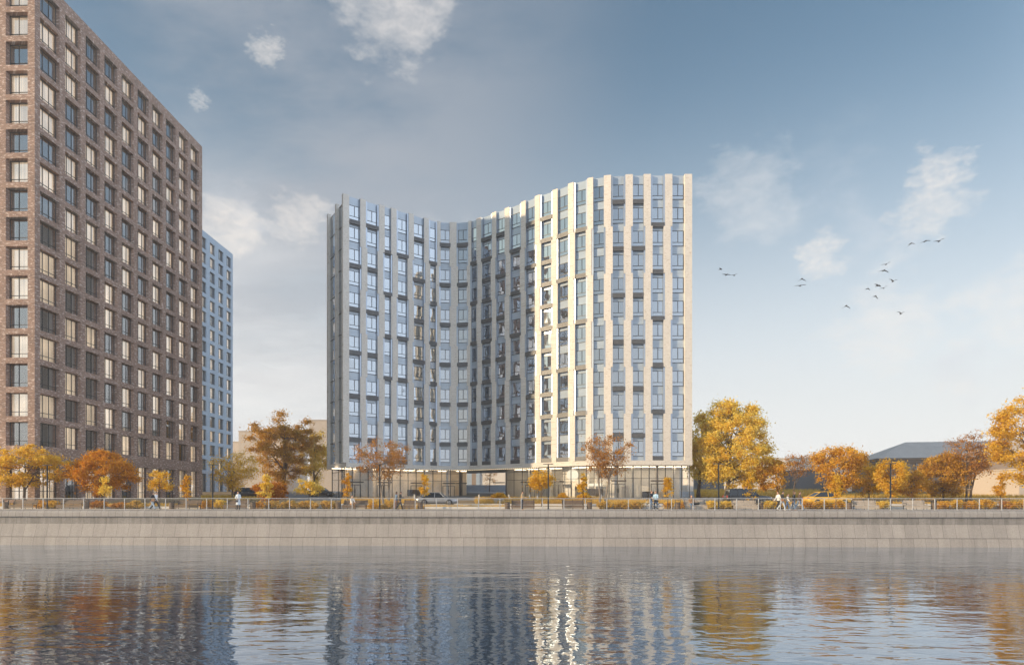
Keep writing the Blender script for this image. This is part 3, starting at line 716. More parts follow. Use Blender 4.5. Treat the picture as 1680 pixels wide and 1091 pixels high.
# soffit lamps over the passage and the curve
q = MB()
for px in cols(560, 690, 8) + cols(694, 880, 3.3):
    A, t, n = on_curve(px); q = MB(); q.box(A + n * .38 + Vector((0, 0, ZS - .035)), (.10, .10, .05), 0, t); q.build('soffit_lamp', M['warm'], wb, WB)
# passage walls
q = MB(); A, t, n = on_curve(752); a2 = Vector((A.x - .35, 116, 0)); B_, t2, n2 = on_curve(825)
q.quad((A.x, A.y, ZG - .2), (a2.x, a2.y, ZG - .2), (a2.x, a2.y, ZS), (A.x, A.y, ZS), 0)
q2 = MB(); q2.quad((B_.x, B_.y, ZG - .2), (B_.x, 116, ZG - .2), (B_.x, 116, ZS), (B_.x, B_.y, ZS), 0)
for k in range(1, 8): q.box((A.x + .02, A.y + 1.1 * k, (ZG + ZS) / 2), (.06, .09, ZS - ZG), 0)
q3 = MB(); e_ = B_ - n2 * 5.0; q3.quad((B_.x + .05, e_.y, ZG), (e_.x + .1, e_.y, ZG), (e_.x + .1, e_.y, ZS), (B_.x + .05, e_.y, ZS)); q3.quad((B_.x + .06, B_.y + .1, ZG + .005), (e_.x, e_.y, ZG + .005), (B_.x + .06, e_.y, ZG + .005), (B_.x + .06, B_.y + .2, ZG + .005)); q3.build('end_wall', M['interior'], wb, WB)
q.build('passage_wall', M['bronze'], wb, WB); q2.build('passage_wall', M['bronze'], wb, WB)
# doors and canopies
for px in (585, 632, 686, 736, 865, 912, 1015, 1081):
    A, t, n = on_curve(px)
    q = MB(); q.box(A + n * .55 + Vector((0, 0, 3.55)), (2.0, 1.1, .16), 0, t); q.build('canopy', M['bronze'], wb, WB)
    q = MB()
    for dx in (-.95, 0, .95): q.bar(A + t * dx + n * .07 + Vector((0, 0, ZG)), A + t * dx + n * .07 + Vector((0, 0, 3.15)), .09, .06, 0)
    for zz in (ZG + .05, 3.12): q.bar(A - t * .95 + n * .07 + Vector((0, 0, zz)), A + t * .95 + n * .07 + Vector((0, 0, zz)), .06, .08, 0)
    d = q.build('door', M['mullion'], wb, WB, False)
    q = MB()
    for dx in (-.08, .08): q.bar(A + t * dx + n * .14 + Vector((0, 0, 1.9)), A + t * dx + n * .14 + Vector((0, 0, 2.5)), .03, .03)
    q.build('handle', M['iron'], d, WB, False)
for px in (757, 768, 819): # canopies beside the passage
    A, t, n = on_curve(px)
    if px != 768: 
        q = MB(); q.box(A + n * .8 + Vector((0, 0, 3.55)), (1.7, 1.0, .14), 0, t); q.build('canopy', M['bronze'], wb, WB)

# ================================================================== BACKGROUND BUILDINGS
def block(name, label, cat, px0, px1, pytop, Y, dep, mat, extra=None):
    xa, xb = XY(px0, Y)[0], XY(px1, Y)[0]; z1 = ZH((px0 + px1) / 2, pytop, Y)
    r = empty(name, ((xa + xb) / 2, Y, 0), label, cat); loc = ((xa + xb) / 2, Y, 0)
    q = MB(); q.box(((xa + xb) / 2, Y + dep / 2, z1 / 2 - .5), (xb - xa, dep, z1 + 1)); q.build('wall', mat, r, loc)
    q = MB(); q.box(((xa + xb) / 2, Y + dep / 2, z1 + .09), (xb - xa + .3, dep + .3, .18)); q.build('roof', mat, r, loc)
    return r
block('distant_building', 'low plain beige building just right of the blue tower', 'building', 340, 392, 725, 205, 20, M['beige'])
block('distant_building', 'plain beige building behind the big bronze tree', 'building', 391.5, 470, 707.5, 190, 18, M['beige'])
block('distant_building', 'tallest plain beige building against the left edge of the curved block', 'building', 508, 560, 689.5, 175, 18, M['beige'])
block('distant_building', 'long pale low building behind the yellow and rust trees on the right', 'building', 1128, 1445, 752, 174, 16, M['beige2'])
block('distant_building', 'small shaded grey shed behind the trunk of the big yellow tree', 'shed', 1153, 1188, 779, 138, 8, M['shadewall'])
block('distant_building', 'shaded grey flat-roofed shed behind the bare tree and the rust maple', 'shed', 1306, 1362, 772, 136, 8, M['shadewall'])
r = block('courtyard_building', 'grey courtyard building seen through the passage of the curved block', 'building', 740, 850, 700, 150, 12, M['beige2'])
loc = tuple(r.location)
q = MB()
for a, b_, mi in ((766, 774, 0), (774, 781, 1), (781, 787, 0)):
    xa, xb = XY(a, 149.8)[0], XY(b_, 149.8)[0]; q = MB(); q.box(((xa + xb) / 2, 149.85, 8), (xb - xa, .3, 12)); q.build('facade_panel', (M['blue'], M['ochre'])[mi], r, loc)
q = MB(); q.box((XY(800, 133)[0], 133, 2.7), (18, .4, 2.2)); tag(q.build('garden_wall', simple('blue grey concrete', (.30, .34, .40), .9, .1)), 'blue grey concrete wall inside the passage under the curved block', 'wall')

# --- old hip-roofed building on the right
Yc = 118.0
xa, ze = XY(1446, Yc)[0], ZH(1446, 752, Yc)
loc = (xa, Yc, 0)
ob = empty('old_building', loc, 'old brown building with grey hipped roof behind the trees on the far right', 'building', rz=R(-9))
Wd, Dp = 38.0, 16.0; rise = 3.5
q = MB(); q.box((Wd / 2, Dp / 2, ze / 2), (Wd, Dp, ze)); q.build('wall', M['ochre'], ob)
q = MB()
for zz, pr, hh in ((ze - .2, .5, .35), (ze - .65, .3, .3), (ze - 1.9, .12, .2)): q.box((Wd / 2, Dp / 2, zz), (Wd + 2 * pr, Dp + 2 * pr, hh))
q.build('cornice', M['ochre'], ob)
q = MB(); e = .8; hp = 7.0
vs = [(-e, -e, ze), (Wd + e, -e, ze), (Wd + e, Dp + e, ze), (-e, Dp + e, ze), (hp, Dp / 2, ze + rise), (Wd - hp, Dp / 2, ze + rise)]
q.add(vs, [(0, 1, 5, 4), (1, 2, 5), (2, 3, 4, 5), (3, 0, 4), (3, 2, 1, 0)]); q.build('roof', M['roofgrey'], ob)
for k in range(9):
    x = 2.2 + 4.0 * k
    for z0, h in ((2.7, 2.7), (6.4, .9)):
        f = MB(); f.box((x, -.03, z0 + h / 2), (1.1, .16, h)); fo_ = f.build('window', M['darkglass'], ob)
        s = MB(); s.box((x, -.12, z0 - .08), (1.5, .3, .14)); s.build('sill', M['beige'], fo_)
        s = MB(); s.bar((x, -.13, z0), (x, -.13, z0 + h), .06); s.bar((x - .5, -.13, z0 + h * .6), (x + .5, -.13, z0 + h * .6), .06); s.build('frame', M['ochre'], fo_)
# projecting gabled centre
q = MB(); gx0, gx1 = 15.0, 27.0; q.box(((gx0 + gx1) / 2, -1.2, ze / 2), (gx1 - gx0, 2.4, ze - .3))
q.add([(gx0 - .5, -2.5, ze), (gx1 + .5, -2.5, ze), ((gx0 + gx1) / 2, -2.5, ze + 3.1), (gx0 - .5, 2, ze), (gx1 + .5, 2, ze), ((gx0 + gx1) / 2, 6, ze + 3.1)], [(0, 1, 2), (0, 2, 5, 3), (1, 4, 5, 2), (0, 3, 4, 1)], 1)
q.build('gable', [M['ochre'], M['roofgrey']], ob)
for k in range(3):
    x = 17.4 + 3.6 * k
    f = MB(); f.box((x, -2.43, 4.05), (1.2, .16, 2.7)); fo_ = f.build('window', M['darkglass'], ob)
    s = MB(); s.box((x, -2.53, 2.62), (1.6, .3, .14)); s.build('sill', M['beige'], fo_)
block('distant_building', 'sunlit beige building cut by the right edge behind the big golden tree', 'building', 1672, 1800, 770, 96, 10, M['beige'])
# ================================================================== TREES AND SHRUBS
L_ = {
 'yellow': leaf_mat('yellow leaves', [(.72, .45, .045), (.90, .68, .12), (.93, .80, .27)], .55),
 'gold': leaf_mat('golden leaves', [(.54, .29, .025), (.82, .52, .055), (.90, .66, .13)], .48),
 'orange': leaf_mat('orange leaves', [(.44, .17, .016), (.70, .31, .028), (.84, .46, .055)], .46),
 'rust': leaf_mat('rust leaves', [(.34, .12, .018), (.54, .21, .028), (.68, .33, .05)], .42),
 'brown': leaf_mat('brown leaves', [(.28, .12, .035), (.48, .23, .055), (.64, .35, .085)], .42),
 'bronze': leaf_mat('bronze leaves', [(.36, .18, .03), (.62, .35, .05), (.80, .51, .10)], .42),
 'amber': leaf_mat('amber leaves', [(.50, .25, .025), (.76, .43, .05), (.86, .57, .11)], .46),
 'copper': leaf_mat('copper leaves', [(.40, .16, .022), (.62, .28, .04), (.76, .42, .075)], .44),
 'straw': leaf_mat('straw stems', [(.46, .28, .06), (.70, .46, .10), (.80, .58, .18)], .4),
}
def leaves(C, Nn, size, rng_):
    """rhombic leaves at points C with normals Nn"""
    n = len(C); size = size * rng_.uniform(.6, 1.25, n)
    a = rng_.normal(size=(n, 3)); Nn = Nn / np.linalg.norm(Nn, axis=1)[:, None]
    a -= Nn * np.sum(a * Nn, 1)[:, None]; a /= np.linalg.norm(a, axis=1)[:, None]
    b = np.cross(Nn, a); s = size[:, None]
    bend = Nn * s * .12
    V = np.stack([C - a * s * .62, C + b * s * .36 + bend, C + a * s * .62, C - b * s * .36 + bend], 1).reshape(-1, 3)
    F = np.arange(n * 4).reshape(-1, 4)
    return V, F
def bez(p0, p1, p2, n):
    return [p0 * (1 - t) ** 2 + p1 * 2 * t * (1 - t) + p2 * t * t for t in [k / n for k in range(n + 1)]]

def make_tree(name, label, pal, pxc, Y, pyb, pyt, half_l, half_r, px_trunk, kind='round', n=6000, clusters=60, leaf=.20, cs=.75, trunk=.16, fork=.25, limbs=6,
              bark='bark', seed=1, stems=1, hollow=.35, group=None, cat='tree', zb=None, sq=1.0, spread=1.0):
    """pyb/pyt: photo rows of crown bottom and top; half_l/half_r: crown half widths in photo columns"""
    g = np.random.default_rng(seed); rr = random.Random(seed)
    x, _ = XY(px_trunk, Y); z0 = gz(Y) if zb is None else zb
    d = depth_at(pxc, Y); m = d / FPX
    cxr = XY(pxc, Y)[0] - x; zt = ZH(pxc, pyt, Y) - z0; zlo = ZH(pxc, pyb, Y) - z0
    rl, r2 = half_l * m, half_r * m; rx = (rl + r2) / 2; ccx = cxr + (r2 - rl) / 2
    cz = (zt + zlo) / 2; rz_ = (zt - zlo) / 2
    root = empty(name, (x, Y, z0), label, cat, group)
    # cluster centres
    cen = []
    while len(cen) < clusters:
        v = g.normal(size=3); v /= np.linalg.norm(v); q = v * (hollow + (1 - hollow) * g.random() ** .6)
        h = q[2]
        if kind == 'cone': w = (1 - (h + 1) / 2) ** .75 * 1.1 + .12
        elif kind == 'umbrella': w = 1.0; h = h * .75 + .15 if h > -.3 else h * .9
        elif kind == 'vase': w = .55 + .5 * (h + 1) / 2
        elif kind == 'egg': w = 1.0 - .22 * h
        else: w = 1.0
        p = np.array([q[0] * rx * w * .93, q[1] * rx * w * .85, h * rz_ * .94])
        p += g.normal(size=3) * cs * .22
        cen.append(p + np.array([ccx, 0, cz]))
    cen = np.array(cen)
    # trunk, limbs, twigs
    q = MB(); tops = []
    V3 = Vector
    limb_pts = []
    for s_ in range(stems):
        ang = 2 * math.pi * s_ / max(1, stems) + rr.random()
        off = 0 if stems == 1 else trunk * 1.6
        base = V3((math.cos(ang) * off, math.sin(ang) * off * .6, -.25))
        lean = 0 if stems == 1 else rx * .38
        top = V3((ccx * .8 + math.cos(ang) * lean, math.sin(ang) * lean, zlo + (zt - zlo) * (.72 if kind != 'cone' else .9)))
        mid = V3((base.x * 1.3 + (top.x - base.x) * .22 + rr.uniform(-.1, .1), base.y, base.z + (top.z - base.z) * .5))
        path = bez(base, mid, top, 9)
        path = [p + V3((rr.uniform(-1, 1), rr.uniform(-1, 1), 0)) * trunk * .35 * (0 if k == 0 else 1) for k, p in enumerate(path)]
        tr = trunk / (1 if stems == 1 else 1.25)
        q.tube(path, [tr * (1.45 if k == 0 else 1.1 if k == 1 else 1.0) * (1 - .085 * k) for k in range(10)], 8)
        limb_pts += [(p, tr * (1 - .085 * k)) for k, p in enumerate(path) if p.z > zlo + (zt - zlo) * .1 or k > 4]
        for k in range(limbs):
            f = fork + (.95 - fork) * (k + rr.random() * .6) / limbs
            zz = f * top.z
            i = min(range(10), key=lambda j: abs(path[j].z - zz)); st = path[max(1, i)]
            a = 2.4 * k + rr.random() * .8 + s_
            cand = cen[np.argmax(cen[:, 0] * math.cos(a) + (cen[:, 1]) * math.sin(a) + g.normal(size=len(cen)) * rx * .35 + (cen[:, 2] - cz) * (.6 * (f - .5)))]
            e = V3(cand) * .86 + V3((ccx, 0, cz)) * .14
            mid = (st + e) / 2 + V3((rr.uniform(-.12, .12) * rx, rr.uniform(-.12, .12) * rx, (e - st).length * rr.uniform(.02, .16)))
            lp = bez(st, mid, e, 7); r0 = tr * .5 * (1 - .4 * f)
            q.tube(lp, [r0 * (1 - .11 * j) for j in range(8)], 6); limb_pts += [(p, r0 * (1 - .11 * j)) for j, p in enumerate(lp) if j > 1]
    la = np.array([p for p, r in limb_pts])
    for c in cen:
        dd = np.linalg.norm(la - c, axis=1) + np.maximum(0, la[:, 2] - c[2]) * .8
        j = int(np.argmin(dd)); st, r0 = limb_pts[j]; e = V3(c)
        if (e - st).length < .15: continue
        mid = (st + e) / 2 + V3((rr.uniform(-.1, .1), rr.uniform(-.1, .1), .08)) * (e - st).length
        r1 = max(.008, min(r0 * .55, .035 * rx ** .5)); tw = bez(st, mid, e, 4)
        q.tube(tw, [r1 * (1 - .18 * t) for t in range(5)], 5, cap=False)
        for _ in range(2):
            e2 = e + V3(g.normal(size=3)) * cs * .55; q.tube([tw[3], (tw[3] + e2) / 2 + V3((0, 0, .05)), e2], [r1 * .4, r1 * .3, r1 * .12], 4, cap=False)
    q.build('trunk', M[bark], root, None, False)
    # leaves
    wts = g.uniform(.45, 1.4, len(cen)); idx = g.choice(len(cen), n, p=wts / wts.sum())
    szs = g.uniform(.7, 1.25, len(cen))
    off = g.normal(size=(n, 3)); rad = np.linalg.norm(off, axis=1); off = off / rad[:, None] * (np.abs(g.normal(size=n)) * .55 + .25)[:, None]
    off *= np.array([1, 1, .72 * sq]) * cs * szs[idx][:, None]
    C = cen[idx] + off
    C = C[C[:, 2] > .15]
    Nn = g.normal(size=(len(C), 3)) + np.array([0, 0, .7])
    V, F = leaves(C, Nn, leaf, g)
    mesh_np('crown', V, F, L_[pal], root)
    return root

COLU = 'columnar saplings along the promenade'
make_tree('broadleaf_tree', 'golden umbrella-shaped tree at the left edge in front of the brick tower', 'gold', 40, 68, 806, 727, 64, 66, 39, 'umbrella', 14000, 120, .19, .66, .17, .30, 8, seed=2, hollow=.5, sq=.8)
make_tree('maple_tree', 'dense deep orange round maple in front of the brick tower', 'orange', 167, 69, 816, 736, 54, 52, 168, 'egg', 14000, 110, .19, .62, .14, .15, 8, seed=3, hollow=.45)
make_tree('sapling_tree', 'small yellow sapling standing in front of the dense orange maple', 'yellow', 172, 64.7, 820, 775, 11, 11, 172, 'cone', 900, 26, .15, .28, .04, .1, 4, seed=4, zb=.02, group=COLU)
make_tree('small_tree', 'small thin-trunked golden tree between the orange maple and the brick tower corner', 'gold', 261, 67, 808, 771, 25, 26, 262, 'round', 2200, 34, .16, .42, .05, .4, 5, seed=5)
make_tree('sapling_tree', 'slim orange sapling before the right corner of the brick tower', 'amber', 305, 64.7, 818, 774, 10, 11, 305, 'cone', 950, 26, .15, .28, .04, .1, 4, seed=6, zb=.02, group=COLU)
make_tree('broadleaf_tree', 'airy pale orange spreading tree in front of the blue tower', 'gold', 385, 86, 806, 738, 50, 48, 382, 'vase', 6500, 110, .17, .78, .15, .2, 9, seed=7, hollow=.4)
make_tree('sapling_tree', 'bright yellow pointed sapling against the low orange bush', 'yellow', 437, 64.7, 820, 775, 13, 13, 437, 'cone', 1500, 30, .16, .32, .04, .1, 4, seed=8, zb=.02, group=COLU)
make_tree('leafy_bush', 'wide low rust orange bush behind the bright yellow pointed sapling', 'rust', 444, 67, 822, 789, 30, 30, 444, 'round', 5200, 55, .17, .42, .05, .1, 6, seed=9, cat='bush')
make_tree('oak_tree', 'big bronze tree with layered crown between the blue tower and curved block', 'bronze', 467, 122, 792, 675, 60, 62, 466, 'round', 26000, 105, .28, 1.30, .42, .30, 11, seed=12, hollow=.45, sq=.8)
make_tree('broadleaf_tree', 'sunlit yellow tree behind the big bronze tree, against the curved block', 'yellow', 519, 126, 800, 707, 30, 26, 515, 'round', 8000, 60, .28, 1.1, .28, .3, 7, seed=11, hollow=.4)
make_tree('small_tree', 'small golden lollipop tree left of the curved block over the hedge', 'yellow', 507, 66.5, 813, 786, 22, 20, 507, 'round', 2200, 28, .16, .40, .05, .4, 5, seed=13)
make_tree('sapling_tree', 'slim orange sapling at the left corner of the curved block', 'amber', 570, 64.7, 819, 774, 10, 10, 570, 'cone', 1000, 26, .15, .27, .04, .1, 4, seed=14, zb=.02, group=COLU)
make_tree('broadleaf_tree', 'tall half-bare brown tree before the left wing of the curved block', 'brown', 627, 72, 792, 714, 56, 56, 634, 'vase', 5200, 125, .15, .62, .17, .28, 8, bark='bark_pale', seed=15, stems=2, hollow=.35)
make_tree('sapling_tree', 'slim golden sapling left of the dark passage in the curved block', 'gold', 696, 64.7, 820, 774, 11, 11, 696, 'cone', 1000, 26, .15, .28, .04, .1, 4, seed=16, zb=.02, group=COLU)
make_tree('small_tree', 'small round golden tree beside the lamp right of the passage', 'gold', 889, 67, 808, 771, 23, 23, 888, 'round', 3000, 36, .16, .40, .05, .4, 5, seed=17)
make_tree('sapling_tree', 'slim golden sapling before the glass shop front, left of the half-bare right-wing tree', 'gold', 957, 64.7, 819, 774, 12, 12, 957, 'cone', 1000, 26, .15, .28, .04, .1, 4, seed=18, zb=.02, group=COLU)
make_tree('broadleaf_tree', 'tall half-bare rust brown tree before the sunlit right wing of the curved block', 'brown', 999, 72, 790, 709, 57, 57, 989, 'vase', 5600, 125, .15, .62, .16, .30, 9, bark='bark_pale', seed=19, stems=2, hollow=.35)
make_tree('sapling_tree', 'slim golden sapling before the right end of the curved block', 'gold', 1095, 64.7, 819, 774, 11, 12, 1095, 'cone', 1000, 26, .15, .28, .04, .1, 4, seed=20, zb=.02, group=COLU)
make_tree('linden_tree', 'biggest bright yellow tree with dark limbs right of the curved block', 'yellow', 1203, 93, 804, 649, 58, 60, 1193, 'egg', 46000, 175, .25, 1.05, .32, .22, 11, seed=21, hollow=.5)
make_tree('linden_tree', 'yellow tree squeezed between the curved block and biggest yellow tree', 'yellow', 1148, 99, 800, 668, 20, 40, 1146, 'egg', 14000, 70, .28, 1.1, .28, .22, 8, seed=22, hollow=.45)
make_tree('sapling_tree', 'golden sapling standing in front of the dark car', 'gold', 1232, 64.7, 820, 774, 13, 12, 1232, 'cone', 1100, 26, .15, .30, .04, .1, 4, seed=23, zb=.02, group=COLU)
make_tree('maple_tree', 'rust orange round tree right of the biggest yellow tree', 'amber', 1268, 92, 804, 749, 34, 32, 1277, 'round', 9000, 75, .20, .70, .10, .2, 7, seed=24, hollow=.45)
make_tree('broadleaf_tree', 'slender half-bare tree with brown wisps left of the rust maple', 'brown', 1312, 88, 785, 741, 32, 33, 1301, 'vase', 1500, 75, .16, .60, .12, .35, 8, seed=25, hollow=.35)
make_tree('maple_tree', 'large rust maple with fan of dark stems behind the yellow car', 'amber', 1379, 82, 812, 727, 52, 50, 1378, 'vase', 14000, 110, .20, .78, .12, .12, 8, seed=26, stems=3, hollow=.4)
make_tree('sapling_tree', 'golden sapling standing in front of the yellow car', 'gold', 1371, 64.7, 820, 775, 11, 11, 1371, 'cone', 1000, 26, .15, .28, .04, .1, 4, seed=27, zb=.02, group=COLU)
make_tree('broadleaf_tree', 'golden tree between the rust maple and lamp on the right', 'gold', 1426, 84, 815, 757, 24, 26, 1426, 'egg', 5200, 50, .19, .62, .09, .2, 6, seed=28, hollow=.45)
make_tree('broadleaf_tree', 'golden round tree directly behind the rightmost lamp', 'gold', 1463, 78, 814, 752, 26, 26, 1463, 'round', 6200, 55, .19, .60, .10, .2, 6, seed=29, hollow=.45)
make_tree('broadleaf_tree', 'lower orange tree just right of the rightmost lamp', 'amber', 1496, 80, 816, 769, 22, 22, 1496, 'round', 4400, 42, .19, .55, .09, .2, 6, seed=30, hollow=.45)
make_tree('broadleaf_tree', 'dark bronze dense tree covering the left half of the old building', 'bronze', 1548, 84, 816, 741, 42, 40, 1548, 'egg', 15000, 95, .20, .75, .12, .15, 8, seed=31, hollow=.5)
make_tree('broadleaf_tree', 'open branching brown tree in front of the old building gable', 'brown', 1597, 82, 792, 704, 54, 50, 1588, 'vase', 5200, 115, .17, .78, .16, .3, 10, seed=32, stems=2, hollow=.3)
make_tree('broadleaf_tree', 'large golden orange tree cut by the right edge of the photo', 'gold', 1694, 76, 800, 640, 64, 74, 1700, 'round', 24000, 130, .21, 1.0, .25, .25, 10, seed=33, hollow=.45)
make_tree('sapling_tree', 'orange sapling under the large golden tree on the far right', 'amber', 1641, 64.7, 819, 775, 13, 14, 1641, 'cone', 1100, 26, .15, .30, .04, .1, 4, seed=34, zb=.02, group=COLU)
make_tree('small_tree', 'faint pale orange tree seen through the passage of the curved block', 'orange', 803, 128, 800, 745, 20, 22, 803, 'vase', 700, 40, .22, .8, .10, .3, 7, seed=35)

# ---- shrubs in the beds behind the benches
def make_shrub(label, pal, pa, pb, pytop, Y=65.3, seed=0, dens=1.0, name='shrub', zb=0.0, cat='shrub', group='shrubs in the promenade bed'):
    g = np.random.default_rng(1000 + seed)
    xa, xb = XY(pa, Y)[0], XY(pb, Y)[0]; w = xb - xa; h = ZH((pa + pb) / 2, pytop, Y) - zb
    root = empty(name, ((xa + xb) / 2, Y, zb), label, cat, group)
    nst = max(8, int(w * 22)); q = MB(); C = []; Nn = []
    for i in range(nst):
        bx = g.uniform(-.36, .36) * w; by = g.uniform(-.3, .3); ex = bx + g.normal() * .16 + bx * .35; ey = by * 1.6 + g.normal() * .12
        u = min(1.0, abs(ex) / (w / 2)); hh = h * (1 - .45 * u ** 2.4) * g.uniform(.72, 1.05)
        p = bez(Vector((bx, by, 0)), Vector((bx * 1.05, by, hh * .6)), Vector((ex, ey, hh)), 4)
        q.tube(p, [.011, .010, .008, .006, .003], 4, cap=False)
        k = int(62 * dens); t = g.random(k) ** .7
        a = np.array([p[min(4, int(s * 4.99))] * (1 - (s * 4.99 % 1)) + p[min(4, int(s * 4.99) + 1)] * (s * 4.99 % 1) for s in (.15 + t * .85)])
        C.append(a + g.normal(size=(k, 3)) * np.array([.085, .085, .05])); Nn.append(g.normal(size=(k, 3)) + [0, 0, .5])
    q.build('stem', M['bark'], root, None, False)
    C = np.concatenate(C); Nn = np.concatenate(Nn); keep = C[:, 2] > .04
    V, F = leaves(C[keep], Nn[keep], .10, g); mesh_np('foliage', V, F, L_[pal], root)
SHR = [  # label, palette, photo columns, top row
 ('rust orange shrub between the two leftmost benches', 'amber', 59, 74, 822), ('yellow shrub left of the second bench from the left', 'gold', 74, 98, 822),
 ('rust shrub just right of the second bench and its bin', 'copper', 148, 174, 822), ('low thin brown shrub under the orange maple', 'copper', 186, 209, 825), ('straw gold shrub left of the strolling pair by the brick tower', 'straw', 207, 235, 822),
 ('orange shrub left of the lamp before the blue tower', 'amber', 328, 350, 821), ('bright yellow shrub right of the lamp before the blue tower', 'yellow', 350, 371, 821),
 ('sparse orange shrub under the bright yellow pointed sapling', 'amber', 418, 435, 823), ('straw shrub, first of four in the hedge left of the curved block', 'straw', 435, 462, 822),
 ('straw shrub, second of four in the hedge left of the curved block', 'straw', 461, 487, 822), ('straw shrub under the small golden lollipop tree, third in the hedge', 'straw', 488, 523, 822),
 ('straw shrub, last of the four-shrub hedge beside a bin', 'straw', 523, 552, 822),
 ('gold shrub left of the lamp before the left wing', 'gold', 605, 624, 823), ('straw shrub right of the lamp, left of the dark-dressed couple', 'straw', 628, 645, 822),
 ('straw shrub right of a bin below the half-bare right-wing tree', 'straw', 979, 1005, 823), ('middle straw shrub of three below the half-bare right-wing tree', 'straw', 1005, 1031, 823), ('straw shrub just left of the bicycles', 'straw', 1031, 1056, 823),
 ('yellow shrub just right of the bicycles', 'gold', 1088, 1107, 823), ('small orange shrub left of the seated man with the black bag', 'amber', 1115, 1124, 823),
 ('bright yellow shrub left of the lamp near the dark car', 'yellow', 1157, 1178, 822), ('bright yellow shrub right of the lamp near the dark car', 'yellow', 1180, 1203, 822),
 ('yellow shrub right of the bin by the walking group', 'yellow', 1252, 1270, 822), ('gold shrub half hidden behind the walking group', 'gold', 1270, 1296, 822),
 ('rust shrub right of the walking group', 'amber', 1313, 1336, 822), ('gold shrub below the yellow car', 'gold', 1336, 1364, 822), ('yellow shrub left of a bin, below the yellow car bonnet', 'gold', 1364, 1388, 822),
 ('bright yellow shrub between two pale benches beside the rightmost lamp', 'yellow', 1441, 1461, 822),
 ('small rust shrub right of the rightmost bin', 'amber', 1537, 1551, 822), ('gold shrub under the dark bronze tree', 'gold', 1552, 1582, 821), ('rust shrub under the open branching brown tree', 'amber', 1580, 1600, 822),
 ('tall yellow shrub left of the orange sapling on the far right', 'gold', 1599, 1632, 820), ('rust shrub just right of the orange sapling on the far right', 'copper', 1640, 1654, 822), ('gold shrub cut by the right edge', 'gold', 1654, 1690, 821)]
for i, (lb, pal, a, c, t) in enumerate(SHR): make_shrub(lb, pal, a, c, t, seed=i)
make_shrub('round clipped golden shrub in the grass right of the small golden tree', 'gold', 914, 932, 809, 80, 50, 1.4, zb=gz(80), group='grass bed shrubs')
make_shrub('wide golden shrub mound in front of the passage', 'gold', 804, 832, 809, 80, 51, 1.3, zb=gz(80), group='grass bed shrubs')
make_shrub('low golden shrub at the foot of the half-bare right-wing tree', 'gold', 945, 972, 811, 80, 52, 1.3, zb=gz(80), group='grass bed shrubs')

# ---- uncountable ground cover: dry ornamental grass, fallen leaves
def grass(name, label, areas, n, h, w, pal, seed):
    g = np.random.default_rng(seed); Vs = []
    for (pa, pb, ya, yb, dens, hh) in areas:
        k = int(n * dens); Y = g.uniform(ya, yb, k); P_ = g.uniform(pa, pb, k)
        X = np.array([XY(p, y)[0] for p, y in zip(P_, Y)]); Z = np.array([gz(y) for y in Y])
        B = np.stack([X, Y, Z], 1); H = h * hh * g.uniform(.5, 1.15, k)
        a = g.uniform(0, 2 * math.pi, k); dx = np.stack([np.cos(a), np.sin(a), 0 * a], 1) * w
        tip = B + np.stack([g.normal(size=k) * .35 * H, g.normal(size=k) * .35 * H, H], 1)
        mid = B * .5 + tip * .5 + np.array([0, 0, .08]) * h
        Vs.append(np.stack([B - dx, B + dx, mid + dx * .7, mid - dx * .7, mid - dx * .7, mid + dx * .7, tip + dx * .1, tip - dx * .1], 1).reshape(-1, 3))
    V = np.concatenate(Vs); F = np.arange(len(V)).reshape(-1, 4)
    o = mesh_np(name, V, F, L_[pal]); tag(o, label, 'grass'); o['kind'] = 'stuff'
grass('dry_grass', 'dry golden ornamental grass in the beds before the curved block', [(780, 990, 77.3, 84, 1.0, 1.0), (560, 700, 77.5, 84, .6, .8), (600, 690, 65.0, 67, .10, .6), (690, 830, 66.2, 67.5, .12, .4), (990, 1120, 77.5, 83, .25, .6)], 15000, .62, .014, 'straw', 5)
grass('meadow_grass', 'dry yellow meadow grass on the rise behind the road', [(1140, 1345, 100, 125, 1.2, 1.3), (1345, 1700, 84, 112, 1.2, 1.0), (-60, 345, 66.5, 69, .5, .55), (330, 430, 84, 108, .4, .7), (1250, 1560, 77, 80, .3, .5)], 9000, .55, .03, 'straw', 6)
g = np.random.default_rng(9); n = 4200
X = g.uniform(-62, 62, n); Y = np.where(g.random(n) < .45, g.uniform(62.5, 66, n), g.uniform(66, 90, n)); Z = np.array([gz(y) for y in Y]) + .03
V, F = leaves(np.stack([X, Y, Z], 1), g.normal(size=(n, 3)) * .25 + [0, 0, 1], .10, g); o = mesh_np('fallen_leaves', V, F, L_['gold']); tag(o, 'fallen golden leaves scattered over promenade and beds', 'leaves'); o['kind'] = 'stuff'
